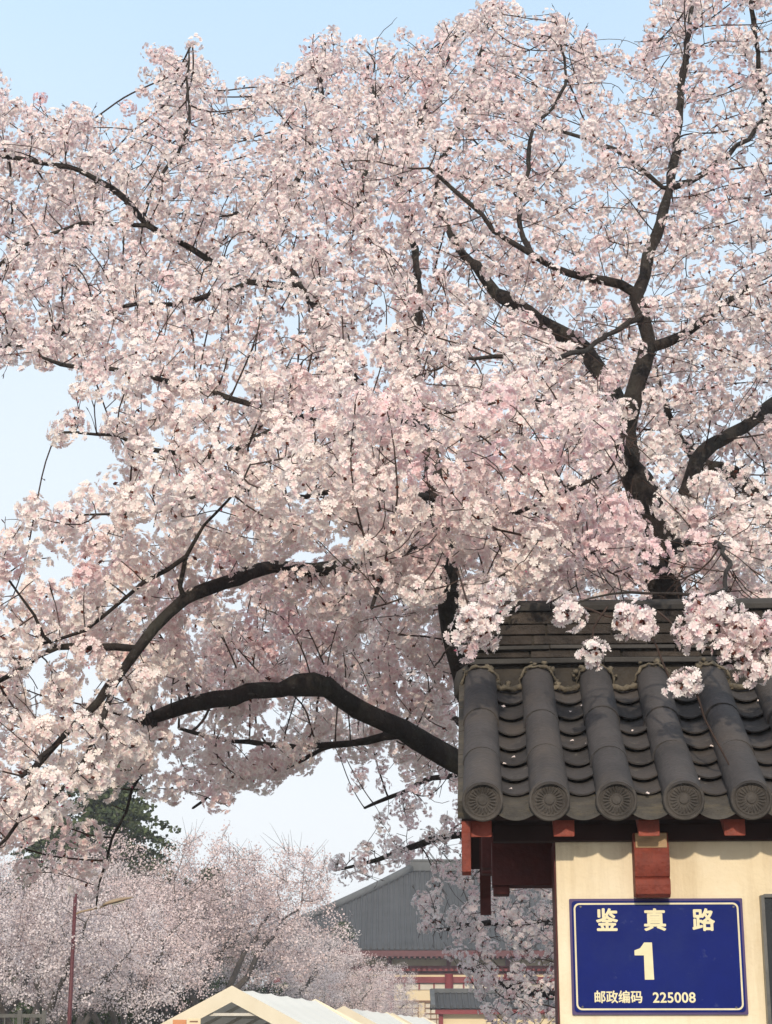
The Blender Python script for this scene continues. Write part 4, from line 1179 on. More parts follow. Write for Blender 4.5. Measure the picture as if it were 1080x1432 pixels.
for ti, key in enumerate(TREES):
    base = seed_pos[np.where(seed_own == ti)[0][0]]
    root = empty('cherry_tree', (base[0], base[1], 0))
    tag(root, tree_label[key], 'tree', 'cherry trees in blossom')
    tree_obj[key] = root
    off = np.array([base[0], base[1], 0.0])
    for li, (q, rr) in enumerate(limb_chains[key]):
        q = q - off
        rr = rr * (1 + 0.06 * np.sin(np.arange(len(rr)) * 1.7 + li) + np.convolve(rng.normal(0, 0.10, len(rr) + 2), [0.3, 0.5, 0.3], 'valid'))
        if li == 0:                         # root flare
            zt = np.clip(1 - q[:, 2] / 0.5, 0, 1); rr = rr * (1 + 0.7 * zt ** 2)
        else:
            rr = rr.copy(); rr[0] *= 1.1
        # close the tip
        q = np.vstack([q, q[-1] + (q[-1] - q[-2]) * 0.12]); rr = np.append(rr, rr[-1] * 0.05)
        o = link('trunk' if li == 0 else 'limb', tube_mesh('trunk' if li == 0 else 'limb', [(q, rr)], 12 if rr.max() > 0.02 else 7, 0.05), M['bark'], root)
    ch = chains_of(pos, par, rad, NS, own, ti)
    tips = np.where((own == ti) & (rad < 0.0055) & (np.arange(len(pos)) >= NS))[0]
    for i_ in rng.choice(tips, min(len(tips), 600), replace=False):
        g_ = pos[i_] - pos[par[i_]]; g_ /= np.linalg.norm(g_) + 1e-9
        side = rand_dirs(1)[0]
        g_ = g_ * 0.8 + side * 0.7 + np.array([0, 0, 0.45]); g_ /= np.linalg.norm(g_)
        L_ = rng.uniform(0.05, 0.16); bend = rand_dirs(1)[0] * 0.12 * L_
        tt = np.linspace(0, 1, 5)[:, None]
        q = pos[i_] + g_ * L_ * tt + bend * np.sin(tt * math.pi) + np.array([0, 0, 0.04]) * L_ * tt ** 2
        ch.append((q, np.linspace(0.0021, 0.0012, 5)))
        if rng.random() < 0.5: ch.append((np.array([q[3], q[3] + g_ * 0.012 + side * 0.008, q[3] + g_ * 0.020 + side * 0.014]), np.array([0.0012, 0.0030, 0.0008])))
    for path in spray_twigs.get(key, []):
        q, r_ = catmull([np.array(P(*p)) for p in path], [0.0042] * (len(path) - 1) + [0.0022], 0.04)
        q = q + np.cumsum(rng.normal(0, 0.0012, q.shape), 0)
        ch.append((q, r_))
    sc_ = {}
    sp_nodes = [q for path in spray_twigs.get(key, []) for q in catmull([np.array(P(*p)) for p in path], [1] * len(path), 0.03)[0]]
    for k_, u, v, z, hw, hh_, n_ in spray_spec:
        if k_ != key: continue
        cs = []
        while len(cs) < n_:
            a, b_ = rng.uniform(-1, 1, 2)
            if a * a + b_ * b_ > 1: continue
            cs.append(np.array(P(u + a * hw * 0.75, v + b_ * hh_ * 0.75, z + rng.uniform(-0.06, 0.06))))
        sc_[(u, v)] = np.array(cs)
        mid = np.mean(cs, 0)
        near_n = min(sp_nodes, key=lambda q: ((q - mid) ** 2).sum())
        if np.linalg.norm(near_n - mid) < 0.35:
            tt = np.linspace(0, 1, 6)[:, None]
            ch.append((near_n * (1 - tt) + mid * tt + np.array([0, 0, -0.03]) * np.sin(tt * math.pi), np.linspace(0.0030, 0.0020, 6)))
        for c_ in cs:
            tt = np.linspace(0, 1, 4)[:, None]
            ch.append((mid * (1 - tt) + c_ * tt + np.array([0, 0, 0.012]) * np.sin(tt * math.pi), np.linspace(0.0022, 0.0014, 4)))
    ch = [(q - off, r_) for q, r_ in ch]
    tag(link('twigs', tube_mesh('twigs', ch, 5), M['twig'], root), kind='stuff')
    cp = cl_pos[cl_own == ti] - off
    far = key in 'CD'
    tag(link('blossoms', blossoms_mesh('blossoms', cp, nf=(16, 28) if far else (30, 50), rc=0.056 if far else 0.066, size=0.0190 if far else 0.0192, warm=0.0 if far else 1.0), M['petal'], root), kind='stuff')
    for (k_, u, v, z, hw, hh_, n_) in spray_spec:
        if k_ != key: continue
        cs = sc_[(u, v)]
        link('spray_blossoms', blossoms_mesh('spray_blossoms', np.array(cs) - off, nf=(9, 16), rc=0.043, size=0.0190, pink=-0.08), M['petal'], root)

# petals fallen on the tiles
n = 15
fp_v, fp_f = [], []
for i in range(n):
    row = random.randrange(5)
    x = xe0 + (row + 0.5) * PITCH + random.uniform(-0.05, 0.05); s = random.uniform(0.05, SLEN - 0.1)
    c = slope_pt(x, s, 0.0 - 0.012); r = random.uniform(0.004, 0.008)
    a0 = random.uniform(0, 6.28)
    wpt = [c + Vector((math.cos(a0 + k * 1.2566) * r * (1.3 if k == 0 else 1), 0, 0)) + dsl * (math.sin(a0 + k * 1.2566) * r) + nsl * (0.001 + 0.004 * (k % 2)) for k in range(5)]
    fp_f.append(tuple(range(len(fp_v), len(fp_v) + 5)))
    fp_v += [gate.matrix_basis @ p for p in wpt]
me = bpy.data.meshes.new('fallen_petals'); me.from_pydata([tuple(p) for p in fp_v], [], fp_f)
o = link('fallen_petals', me, noisy('fallen_petal_mat', (0.72, 0.6, 0.56), (0.82, 0.72, 0.68), 40, 0.8))
tag(o, 'pale petals fallen in the channels of the tiled gatehouse roof', 'petals', kind='stuff')
# ------------------------------------------------------------------ distant cherry trees along the street
def flakes_mesh(name, centers, per, spread, size, cols, squash=1.0, nside=5):
    """small tilted leaf-sized faces scattered round each centre"""
    n = len(centers) * per
    c = np.repeat(centers, per, 0) + rng.normal(0, spread, (n, 3)) * np.array([1, 1, squash])
    nrm = rand_dirs(n); t, b_ = frames(nrm)
    sz = size * rng.uniform(0.6, 1.3, n)
    ang = np.arange(nside) * 2 * np.pi / nside
    rj = rng.uniform(0.6, 1.2, (n, nside)); hj = rng.normal(0, 0.22, (n, nside))
    v = c[:, None] + (t[:, None] * (np.cos(ang) * rj)[:, :, None] + b_[:, None] * (np.sin(ang) * rj)[:, :, None] + nrm[:, None] * hj[:, :, None]) * sz[:, None, None]
    k = np.repeat(rng.random(len(centers)), per); k = np.clip(k + rng.normal(0, 0.25, n), 0, 1)
    c0, c1 = np.array(cols[0]), np.array(cols[1])
    col = (c0[None] * (1 - k[:, None]) + c1[None] * k[:, None]) * rng.uniform(0.85, 1.06, (n, 1))
    col = np.repeat(col, nside, 0)
    return np_mesh(name, v.reshape(-1, 3), np.arange(n * nside), np.arange(n) * nside, np.full(n, nside), col)

def far_cherry(h, rx, base_z, n_att, tint, seed, leaf=0.022, per=28):
    """a vase-shaped street cherry, its crown of lumps reaching base_z above the ground"""
    rs = np.random.default_rng(seed)
    root = empty('cherry_tree')
    lumps = []
    for k in range(15):
        a = rs.uniform(0, 6.28); r = rx * math.sqrt(rs.random()) * 0.78
        z = base_z + (h - base_z) * rs.uniform(0.12, 0.86) * (1 - 0.25 * (r / rx) ** 2)
        lumps.append((np.array([r * math.cos(a), r * math.sin(a), z]), rx * rs.uniform(0.26, 0.44)))
    lumps.append((np.array([0, 0, h - rx * 0.4]), rx * 0.4))
    pts = []
    while len(pts) < n_att:
        c, r = lumps[rs.integers(len(lumps))]
        d = rs.normal(size=3); d /= np.linalg.norm(d)
        q = c + d * r * rs.uniform(0.35, 1.05) ** 0.5 * np.array([1, 1, 0.8])
        if q[2] > base_z - 0.3: pts.append(q)
    pts = np.array(pts)
    sp, spar, srad = [], [], []
    fork = 1.3
    tr = [np.array([0, 0, z]) + np.array([rs.normal(0, 0.03), rs.normal(0, 0.03), 0]) for z in np.arange(-0.05, fork, 0.2)]
    for i, q in enumerate(tr): sp.append(q); spar.append(i - 1); srad.append(0.15 - 0.02 * i / len(tr))
    tchain = (np.array(sp), np.array(srad))
    limbs = []
    for k in range(5):
        a = k * 1.2566 + rs.uniform(-0.4, 0.4)
        tip = np.array([rx * 0.62 * math.cos(a), rx * 0.62 * math.sin(a), h * rs.uniform(0.58, 0.75)])
        p0 = tr[-1]; pl = [p0]; prev = len(tr) - 1; rl = [0.09]
        for s in np.linspace(0.12, 1, 9):
            q = p0 * (1 - s) + tip * s; q[2] += 0.35 * math.sin(s * math.pi); q += rs.normal(0, 0.05, 3)
            sp.append(q); spar.append(prev); prev = len(sp) - 1; srad.append(0.085 * (1 - s) + 0.022); pl.append(q); rl.append(srad[-1])
        limbs.append((np.array(pl), np.array(rl)))
    sp = np.array(sp); ns = len(sp)
    po, pa, ow = colonize(sp, np.array(spar), np.zeros(ns, int), pts, 0.2, 2.2, 0.28, 70, 0.2, maxn=9000)
    fx = np.zeros(len(po)); fx[:ns] = srad
    rd = pipe_radii(pa, len(po), 0.004, 2.4, fx); rd[ns:] = np.minimum(rd[ns:], 0.04)
    smooth_nodes(po, pa, rd, ns, 1)
    link('trunk', tube_mesh('trunk', [tchain], 9, 0.05), M['far_bark'], root)
    for q, r in limbs: link('limb', tube_mesh('limb', [(q, r)], 6), M['far_bark'], root)
    tag(link('twigs', tube_mesh('twigs', chains_of(po, pa, rd, ns, ow, 0), 4), M['far_bark'], root), kind='stuff')
    smooth_nodes(po, pa, rd, ns, 2)
    nodes = po[ns:]
    shoots = []
    for i in rs.choice(np.where(po[:, 2] > h * 0.72)[0], 160):
        g_ = np.array([rs.normal(0, 0.5), rs.normal(0, 0.5), 0.9]); L_ = rs.uniform(0.2, 0.65); tt = np.linspace(0, 1, 4)[:, None]
        shoots.append((po[i] + g_ * L_ * tt + np.array([0.08, 0.05, 0]) * L_ * tt ** 2, np.linspace(0.006, 0.002, 4)))
    tag(link('shoots', tube_mesh('shoots', shoots, 4), M['far_bark'], root), kind='stuff')
    nodes = nodes[rd[ns:] < 0.02]
    tag(link('blossoms', flakes_mesh('blossoms', nodes, per, 0.085, leaf, tint), M['far_petal'], root), kind='stuff')
    return root

TINT_COOL = ((0.88, 0.80, 0.80), (0.70, 0.60, 0.60))
TINT_PINK = ((0.87, 0.75, 0.74), (0.66, 0.52, 0.51))
proto = [far_cherry(6.4, 3.1, 2.7, 2300, TINT_COOL, 5), far_cherry(6.2, 3.3, 2.6, 2400, TINT_PINK, 8)]
far_spec = [  # (u of the crown's centre, distance, kind, scale, turn, label)
 (40, 30, 0, 0.76, 0.3, 'white cherry tree nearest the maroon lamp post at the left edge'),
 (170, 36, 1, 0.81, 1.9, 'brownish pink cherry tree just behind the curved street lamp head'),
 (285, 46, 1, 1.12, 3.6, 'pale pink cherry tree rising right behind the front tent gable'),
 (378, 54, 0, 0.95, 0.9, 'round cherry tree standing above the middle of the long front tent'),
 (455, 62, 1, 0.80, 5.0, 'small cherry tree in front of the grey hall roof corner'),
 (520, 74, 0, 0.74, 2.6, 'lowest cherry tree, touching the red and cream front of the far hall'),
 (-40, 33, 1, 0.82, 4.1, 'cherry tree at the left edge behind the white one, below the dark cedar'),
 (95, 42, 0, 0.93, 2.2, 'cherry tree below the dark green cedar, left of the lamp head'),
 (240, 48, 1, 1.05, 1.0, 'tall cherry tree at the back with a thin brown top beside the small conifer tip'),
]
used = [False, False]
def ground_pt(u, d):
    return Vector(((u - W / 2) / F * (d * CT), d, 0))
for u, d, kd, sc, rz, lab in far_spec:
    o = proto[kd] if not used[kd] else copy_tree(proto[kd])
    used[kd] = True
    o.location = ground_pt(u, d); o.scale = (sc, sc, sc); o.rotation_euler = (0, 0, rz)
    tag(o, lab, 'tree', 'cherry trees lining the street')

# slim bare trees seen past the ridge at the right edge
def slim_tree(u, d, h, lab):
    base = ground_pt(u, d); root = empty('slim_tree', base)
    tag(root, lab, 'tree')
    pts = np.array([[random.uniform(-.04, .04), random.uniform(-.04, .04), z] for z in np.linspace(-0.05, h, 14)])
    link('trunk', tube_mesh('trunk', [(pts, np.linspace(0.075, 0.012, 14))], 8, 0.04), M['far_bark'], root)
    chs = []
    for k in range(60):
        z = random.uniform(1.5, h * 0.97); a = random.uniform(0, 6.28); L = (h - z) * 0.22 + 0.35
        p = np.array([0, 0, z]); q = [p]
        d_ = np.array([math.cos(a), math.sin(a), 0.9])
        for s in range(5):
            p = p + d_ * L / 5 + rng.normal(0, 0.035, 3); q.append(p)
        chs.append((np.array(q), np.linspace(0.014, 0.003, 6)))
    tag(link('twigs', tube_mesh('twigs', chs, 4), M['far_bark'], root), kind='stuff')
slim_tree(1063, 19, 7.0, 'thin bare tree trunk above the ridge at the right edge')
slim_tree(1020, 24, 8.0, 'second thin bare trunk seen just left of the one at the right edge')

# ------------------------------------------------------------------ conifers
def conifer(h, r, seed, n_bough=70):
    rs = np.random.default_rng(seed)
    root = empty('cedar_tree')
    pts = np.array([[0, 0, z] for z in np.linspace(-0.05, h, 10)])
    link('trunk', tube_mesh('trunk', [(pts, np.linspace(0.2, 0.015, 10))], 8), M['far_bark'], root)
    chs, cen = [], []
    for k in range(n_bough):
        z = h * (0.2 + 0.79 * (k / n_bough)) ; a = k * 2.4 + rs.uniform(-0.4, 0.4)
        L = r * (1 - (z / h)) ** 0.75 * rs.uniform(0.7, 1.15) + 0.15
        q = []
        for s in np.linspace(0, 1, 7):
            p = np.array([math.cos(a) * L * s, math.sin(a) * L * s, z + 0.10 * L * s - 0.32 * L * s * s])
            q.append(p)
            side = np.array([-math.sin(a), math.cos(a), 0])
            if s > 0.15:
                for m_ in range(int(5 + 9 * L * (1.1 - s))):
                    cen.append(p + side * rs.normal(0, 0.22 * L * (1.15 - s) + 0.04) + np.array([0, 0, -abs(rs.normal(0, 0.06))]))
        chs.append((np.array(q), np.linspace(0.03, 0.006, 7)))
    tag(link('boughs', tube_mesh('boughs', chs, 4), M['far_bark'], root), kind='stuff')
    tag(link('foliage', flakes_mesh('foliage', np.array(cen), 4, 0.09, 0.062, ((0.045, 0.065, 0.035), (0.11, 0.135, 0.065)), 0.4, 4), M['needle'], root), kind='stuff')
    return root
ced = conifer(9.7, 4.8, 3, 120)
ced.location = ground_pt(140, 50)
tag(ced, 'dark green cedar with layered boughs rising above the blossom at the left', 'tree', 'conifers behind the cherry trees')
for u, d, sc, lab in ((288, 62, 0.76, 'conifer with only its narrow tip showing above the pink trees left of the sky gap'),
                      (478, 82, 0.70, 'conifer with a small spiky tip beside the left corner of the grey hall roof'),
                      (60, 58, 0.9, 'second dark cedar mostly hidden behind the first one')):
    c = copy_tree(ced); c.location = ground_pt(u, d); c.scale = (sc, sc, sc); c.rotation_euler = (0, 0, u * 0.1)
    tag(c, lab, 'tree', 'conifers behind the cherry trees')

# ------------------------------------------------------------------ clipped hedge under the street trees
def hedge():
    a, b_ = ground_pt(-60, 52), ground_pt(420, 60)
    n = 6500
    t = rng.random(n); c = np.array(a)[None] * (1 - t[:, None]) + np.array(b_)[None] * t[:, None]
    c[:, 2] = rng.uniform(0.1, 3.1, n) ; c[:, 1] += rng.normal(0, 0.5, n)
    o = link('hedge', flakes_mesh('hedge', c, 5, 0.12, 0.075, ((0.025, 0.04, 0.02), (0.06, 0.085, 0.04)), 1, 4), M['needle'])
    tag(o, 'tall dark green hedge in the shade behind the street cherry trees', 'hedge')
hedge()

# ------------------------------------------------------------------ far hall
M['maroon'] = noisy('lamp_pole_mat', (0.085, 0.022, 0.028), (0.12, 0.032, 0.038), 4, 0.55)
HT = noisy('hall_tile_mat', (0.048, 0.049, 0.052), (0.078, 0.079, 0.083), 0.8, 0.8)
HR = noisy('hall_ridge_mat', (0.085, 0.088, 0.09), (0.13, 0.133, 0.135), 2, 0.85)
HRED = noisy('hall_red_mat', (0.17, 0.022, 0.030), (0.23, 0.035, 0.042), 2, 0.6)
HCREAM = noisy('hall_cream_mat', (0.70, 0.58, 0.38), (0.78, 0.66, 0.45), 1.5, 0.85)
HPANE = noisy('hall_pane_mat', (0.55, 0.50, 0.42), (0.70, 0.65, 0.55), 3, 0.4)
HLATT = noisy('hall_lattice_mat', (0.20, 0.11, 0.07), (0.30, 0.17, 0.10), 4, 0.7)

def Zat(v, d):
    """height seen at row v, d metres away along the ground"""
    a = TILT - math.atan((v - H / 2) / F)
    return EYE.z + d * math.tan(a)
def Xat(u, v, d):
    q = P(u, v, 1.0) - EYE
    return q.x / q.y * d

def tiled_slope(A, B, C_, D_, n, curve, name, parent, rr=0.055, rows=9):
    """ribbed roof sheet: eave A-B, ridge D_-C_ (D_ above A), concave, with n round tile ribs"""
    A, B, C_, D_ = map(Vector, (A, B, C_, D_))
    def S(s, t):
        lo = A.lerp(B, s); hi = D_.lerp(C_, s)
        p = lo.lerp(hi, t); p.z -= curve * math.sin(math.pi * t) * 1.0
        return p
    m = MB(); vs = []
    cols = 2 * n
    for t in range(rows + 1):
        for s in range(cols + 1): vs.append(S(s / cols, t / rows))
    m.add(vs, [(t * (cols + 1) + s, t * (cols + 1) + s + 1, (t + 1) * (cols + 1) + s + 1, (t + 1) * (cols + 1) + s) for t in range(rows) for s in range(cols)], True)
    # ribs run straight up the slope: keep each rib's x constant and stop it at the hip
    dx = (B - A).normalized(); W_ = (B - A).length
    for k in range(n + 1):
        x = W_ * k / n
        t_max = 1.0
        l0 = (D_ - A).dot(dx); r0 = (C_ - A).dot(dx)
        if x < l0: t_max = x / l0
        elif x > r0: t_max = (W_ - x) / (W_ - r0) if W_ > r0 else 1.0
        if t_max < 0.06: continue
        pts = []
        for j in range(rows + 1):
            t = t_max * j / rows
            lo_, hi_ = l0 * t, W_ - (W_ - r0) * t
            s = (x - lo_) / max(hi_ - lo_, 1e-6)
            pts.append(S(min(max(s, 0), 1), t) + Vector((0, 0, 0.02)))
        m.tube(pts, rr, 6)
    return m.build(name, HT, parent, fix=False)

hall = empty('temple_hall', (0, 0, 0))
DE, DF, DR = 80.0, 81.2, 90.0
ze, zrg = Zat(1328, DE), Zat(1217, DR)
xl_e, xl_r = Xat(296, 1328, DE), Xat(576, 1216, DR)
xr_r = xl_r + 9.0; xr_e = xr_r + (xl_r - xl_e)
hall.location = ((xl_e + xr_e) / 2, DR, 0)
tag(hall, 'large temple hall with sweeping grey hip roof and red timber front', 'hall')
HO = Vector(hall.location)
A_, B_, C_, D_ = (Vector((xl_e, DE, ze)) - HO, Vector((xr_e, DE, ze)) - HO, Vector((xr_r, DR, zrg)) - HO, Vector((xl_r, DR, zrg)) - HO)
roof = tiled_slope(A_, B_, C_, D_, 104, 0.32, 'roof', hall, 0.05)
# side and back slopes
A2, B2 = Vector((A_.x, 10, A_.z)), Vector((B_.x, 10, B_.z))
tiled_slope(A2, A_, D_ + Vector((0, 0, 0)), D_ + Vector((0, 0.02, 0)), 60, 0.32, 'side_slope', roof)
tiled_slope(B_, B2, C_ + Vector((0, 0.02, 0)), C_, 60, 0.32, 'side_slope', roof)
tiled_slope(B2, A2, D_, C_, 60, 0.32, 'back_slope', roof)
def hip(a, b_, r0, r1, name):
    pts = []
    for t in np.linspace(0, 1, 14):
        p = Vector(a).lerp(Vector(b_), t); p.z -= 0.32 * math.sin(math.pi * t) - 0.10; pts.append(p)
    m = MB(); m.tube(pts, list(np.linspace(r0, r1, 14)), 8); m.build(name, HR, roof, fix=False)
hip(A_, D_, 0.16, 0.22, 'hip_ridge'); hip(B_, C_, 0.16, 0.22, 'hip_ridge'); hip(A2, D_, 0.16, 0.2, 'hip_ridge'); hip(B2, C_, 0.16, 0.2, 'hip_ridge')
m = MB(); m.b(D_.x - 0.3, C_.x + 0.3, -0.22, 0.22, D_.z - 0.05, D_.z + 0.42); m.b(D_.x - 0.36, C_.x + 0.36, -0.27, 0.27, D_.z + 0.42, D_.z + 0.52)
m.build('ridge', HR, roof, bevel=0.03)
# under the eave: maroon rafters, then beams and wall bands down to the ground
yf_ = DF - DR
xw0, xw1 = A_.x + 2.6, B_.x - 2.6
def band(v0, v1, y, name, mat, d=0.12, x0=None, x1=None):
    m = MB(); m.b(xw0 if x0 is None else x0, xw1 if x1 is None else x1, y, y + d, Zat(v1, DR + y), Zat(v0, DR + y))
    return m.build(name, mat, hall)
m = MB(); m.b(A_.x + 0.1, B_.x - 0.1, A_.y + 0.05, A_.y + 0.20, A_.z - 0.28, A_.z - 0.03)
m.build('eave_board', M['maroon'], hall)
m = MB(); k = A_.x + 0.15
while k < B_.x - 0.15:
    m.b(k, k + 0.10, A_.y + 0.0, yf_ + 0.1, A_.z - 0.36, A_.z - 0.29); k += 0.24
m.build('rafters', M['maroon'], hall)
m = MB(); m.b(A_.x + 0.2, B_.x - 0.2, A_.y + 0.21, -A_.y - 0.2, A_.z - 0.285, A_.z - 0.20)
m.build('soffit', M['dark_red'], hall)
zb_ = Zat(1341, DF)
m = MB(); m.b(xw0, xw1, yf_ + 0.30, -yf_ - 0.3, 0, A_.z - 0.29)
m.build('wall', HCREAM, hall)
band(1340, 1350.5, yf_ + 0.22, 'cream_panel_band', HCREAM, 0.07)
band(1350.5, 1358, yf_ + 0.02, 'upper_beam', HRED, 0.27)
band(1358.2, 1362.5, yf_ + 0.24, 'painted_shadow_band', M['dark_red'], 0.05)  # dark red strip paints the shade of the gap between the beams
band(1366, 1374.5, yf_ + 0.08, 'lower_beam', HRED, 0.20)
band(1374.7, 1384, yf_ + 0.24, 'window_band', HPANE, 0.05)
band(1399, 1401, yf_ + 0.20, 'sill_beam', HLATT, 0.09)
xcol = Xat(628, 1370, DF) - HO.x
bay = Xat(628, 1370, DF) - Xat(545, 1370, DF)
k = -6
while xcol + k * bay < xw1:
    x = xcol + k * bay
    if x > xw0:
        m = MB(); m.tube([(x, yf_ - 0.02, 0), (x, yf_ - 0.02, Zat(1362, DF))], 0.19, 12); m.build('column', HRED, hall, fix=False)
        m = MB(); m.b(x - 0.10, x + 0.10, yf_ + 0.05, yf_ + 0.215, Zat(1350.4, DF), Zat(1340, DF)); m.build('post', HRED, hall)
        for q in (1, 2, 3):
            xx = x + bay * q / 4
            m = MB(); m.b(xx - 0.035, xx + 0.035, yf_ + 0.18, yf_ + 0.235, Zat(1383.8, DF), Zat(1374.8, DF)); m.build('mullion', HRED, hall)
        # lattice windows
        for q in (0, 1):
            x0_ = x + 0.25 + q * bay / 2
            wm = MB(); z0_, z1_ = Zat(1440, DF), Zat(1402, DF)
            w_ = bay / 2 - 0.3
            for t in np.linspace(0, 1, 5): wm.b(x0_ + w_ * t - 0.02, x0_ + w_ * t + 0.02, yf_ + 0.21, yf_ + 0.29, z0_, z1_)
            for t in np.linspace(0, 1, 6): wm.b(x0_, x0_ + w_, yf_ + 0.225, yf_ + 0.285, z0_ + (z1_ - z0_) * t - 0.02, z0_ + (z1_ - z0_) * t + 0.02)
            wo = wm.build('window', HLATT, hall)
            pm = MB(); pm.b(x0_ + 0.03, x0_ + w_ - 0.03, yf_ + 0.292, yf_ + 0.298, z0_, z1_); pm.build('pane', HPANE, wo)
    k += 1

# small side hall before it
DS = 66.0
sh_ = empty('side_hall', (0, 0, 0)); tag(sh_, 'low side building with grey tiled roof and cream wall in front of the temple hall', 'hall')
sx_l, sx_r = Xat(606, 1410, DS), Xat(606, 1410, DS) + 7.5
sh_.location = ((sx_l + sx_r) / 2, DS + 2, 0); SO = Vector(sh_.location)
z_e, z_r = Zat(1410, DS), Zat(1388, DS + 1.6)
a = Vector((sx_l, DS, z_e)) - SO; b_ = Vector((sx_r, DS, z_e)) - SO; c = Vector((sx_r, DS + 1.6, z_r)) - SO; d = Vector((sx_l, DS + 1.6, z_r)) - SO
rf = tiled_slope(a, b_, c, d, 34, 0.05, 'roof', sh_, 0.045, 5)
tiled_slope(Vector((b_.x, 3.2 - 2 + 0.0, b_.z)), Vector((a.x, 3.2 - 2, a.z)), d, c, 34, 0.05, 'back_slope', rf, 0.045, 5)
m = MB(); m.b(a.x - 0.05, b_.x + 0.05, -0.52, -0.28, c.z - 0.03, c.z + 0.14); m.build('ridge', HR, rf, bevel=0.02)
m = MB(); m.bar(a + Vector((0.0, 0, 0.06)), d + Vector((0.0, 0, 0.06)), 0.16, 0.14); m.build('verge', HR, rf)
m = MB(); m.b(a.x + 0.08, b_.x - 0.08, a.y + 0.12, a.y + 0.30, z_e - 0.20, z_e - 0.04); m.build('eave_beam', HRED, sh_)
m = MB(); m.b(a.x + 0.35, b_.x - 0.35, a.y + 0.5, 0.9, 0, z_e - 0.03); m.build('wall', HCREAM, sh_)
m = MB(); m.b(a.x + 0.2, a.x + 0.36, a.y + 0.32, a.y + 0.49, 0, z_e - 0.04); m.build('post', HRED, sh_)

# ------------------------------------------------------------------ canvas tents
def canvas_mat():
    m, nt, bs, out = mat_new('canvas_mat')
    d = nt.nodes.new('ShaderNodeBsdfDiffuse'); t = nt.nodes.new('ShaderNodeBsdfTranslucent'); mx = nt.nodes.new('ShaderNodeMixShader')
    tc = nt.nodes.new('ShaderNodeTexCoord'); n = nt.nodes.new('ShaderNodeTexNoise'); n.inputs['Scale'].default_value = 1.3; n.inputs['Detail'].default_value = 4
    r = nt.nodes.new('ShaderNodeValToRGB')
    r.color_ramp.elements[0].color = (0.93, 0.89, 0.79, 1); r.color_ramp.elements[1].color = (0.96, 0.93, 0.85, 1)
    nt.links.new(tc.outputs['Object'], n.inputs['Vector']); nt.links.new(n.outputs['Fac'], r.inputs[0])
    nt.links.new(r.outputs[0], d.inputs[0]); nt.links.new(r.outputs[0], t.inputs[0]); mx.inputs[0].default_value = 0.10
    nt.links.new(d.outputs[0], mx.inputs[1]); nt.links.new(t.outputs[0], mx.inputs[2]); nt.links.new(mx.outputs[0], out.inputs[0])
    return m
M['canvas'] = canvas_mat()
M['tent_flap'] = noisy('tent_flap_mat', (0.70, 0.625, 0.475), (0.77, 0.70, 0.55), 2, 0.8)
M['tent_pole'] = noisy('tent_pole_mat', (0.55, 0.52, 0.46), (0.65, 0.62, 0.55), 5, 0.5)
def tent(u0, v0, d0, u1, v1, d1, bays, lab, hw=2.25, drop=1.2):
    a = Vector((Xat(u0, v0, d0), d0, Zat(v0, d0))); b_ = Vector((Xat(u1, v1, d1), d1, a.z))
    ax = (b_ - a); L = ax.length; ax.normalize()
    root = empty('canopy_tent', (a.x, a.y, 0), math.atan2(-ax.x, ax.y))
    tag(root, lab, 'tent', 'canvas tents along the street')
    z0 = a.z
    m = MB(); n = bays * 6; K = 5; vs = []
    for i in range(n + 1):
        y = L * i / n; sag = 0.03 * abs(math.sin(math.pi * bays * i / n))
        for sgn_k in range(-K, K + 1):
            q = sgn_k / K
            vs.append((hw * q, y, z0 - drop * abs(q) - sag * (1.0 if abs(q) < 1 else 0.4) - 0.05 * math.sin(math.pi * abs(q)) ))
    w_ = 2 * K + 1
    m.add(vs, [(i * w_ + j, i * w_ + j + 1, (i + 1) * w_ + j + 1, (i + 1) * w_ + j) for i in range(n) for j in range(2 * K)], True)
    for sg_ in (-1, 1):                      # side valance
        vs = []
        for i in range(n + 1):
            vs += [(hw * sg_, L * i / n, z0 - drop), (hw * sg_ * 1.01, L * i / n, z0 - drop - 0.28)]
        m.add(vs, [(2 * i, 2 * i + 1, 2 * i + 3, 2 * i + 2) for i in range(n)])
    m.build('canvas_roof', M['canvas'], root, fix=False)
    for y in (-0.03, L + 0.01):
        m = MB()
        t = 0.24
        for sg_ in (-1, 1):
            vs = [(0, y, z0 + 0.03), (sg_ * (hw + 0.04), y, z0 - drop + 0.01), (sg_ * (hw + 0.04), y, z0 - drop - t), (0, y, z0 - t * 0.95)]
            vs += [(p[0], p[1] + 0.02, p[2]) for p in vs]
            m.add(vs, [(0, 1, 2, 3), (7, 6, 5, 4), (0, 4, 5, 1), (2, 6, 7, 3), (1, 5, 6, 2)])
        m.build('gable_flap', M['tent_flap'], root)
    m = MB()
    for k in range(bays + 1):
        y = L * k / bays * 0.98 + 0.05
        for sg_ in (-1, 1):
            m.bar((0, y, z0 - 0.14), (sg_ * hw * 0.98, y, z0 - drop - 0.12), 0.05)
        m.bar((-hw * 0.28, y, z0 - 0.42), (hw * 0.28, y, z0 - 0.42), 0.045)
    for q in (-0.98, -0.5, 0.5, 0.98): m.bar((hw * q, 0.05, z0 - drop * abs(q) - 0.15), (hw * q, L - 0.02, z0 - drop * abs(q) - 0.15), 0.045)
    m.build('roof_frame', M['tent_pole'], root)
    for k in (0, bays):
        for sg_ in (-1, 1):
            m = MB(); y = L * k / bays * 0.98 + 0.05
            m.tube([(sg_ * hw * 0.98, y, 0), (sg_ * hw * 0.98, y, z0 - drop - 0.12)], 0.035, 8); m.build('leg', M['tent_pole'], root, fix=False)
    return root
T1 = tent(325, 1381, 30, 441, 1400, 39.5, 5, 'cream canvas tent nearest the camera with its open gable facing us', hw=1.8, drop=0.93)
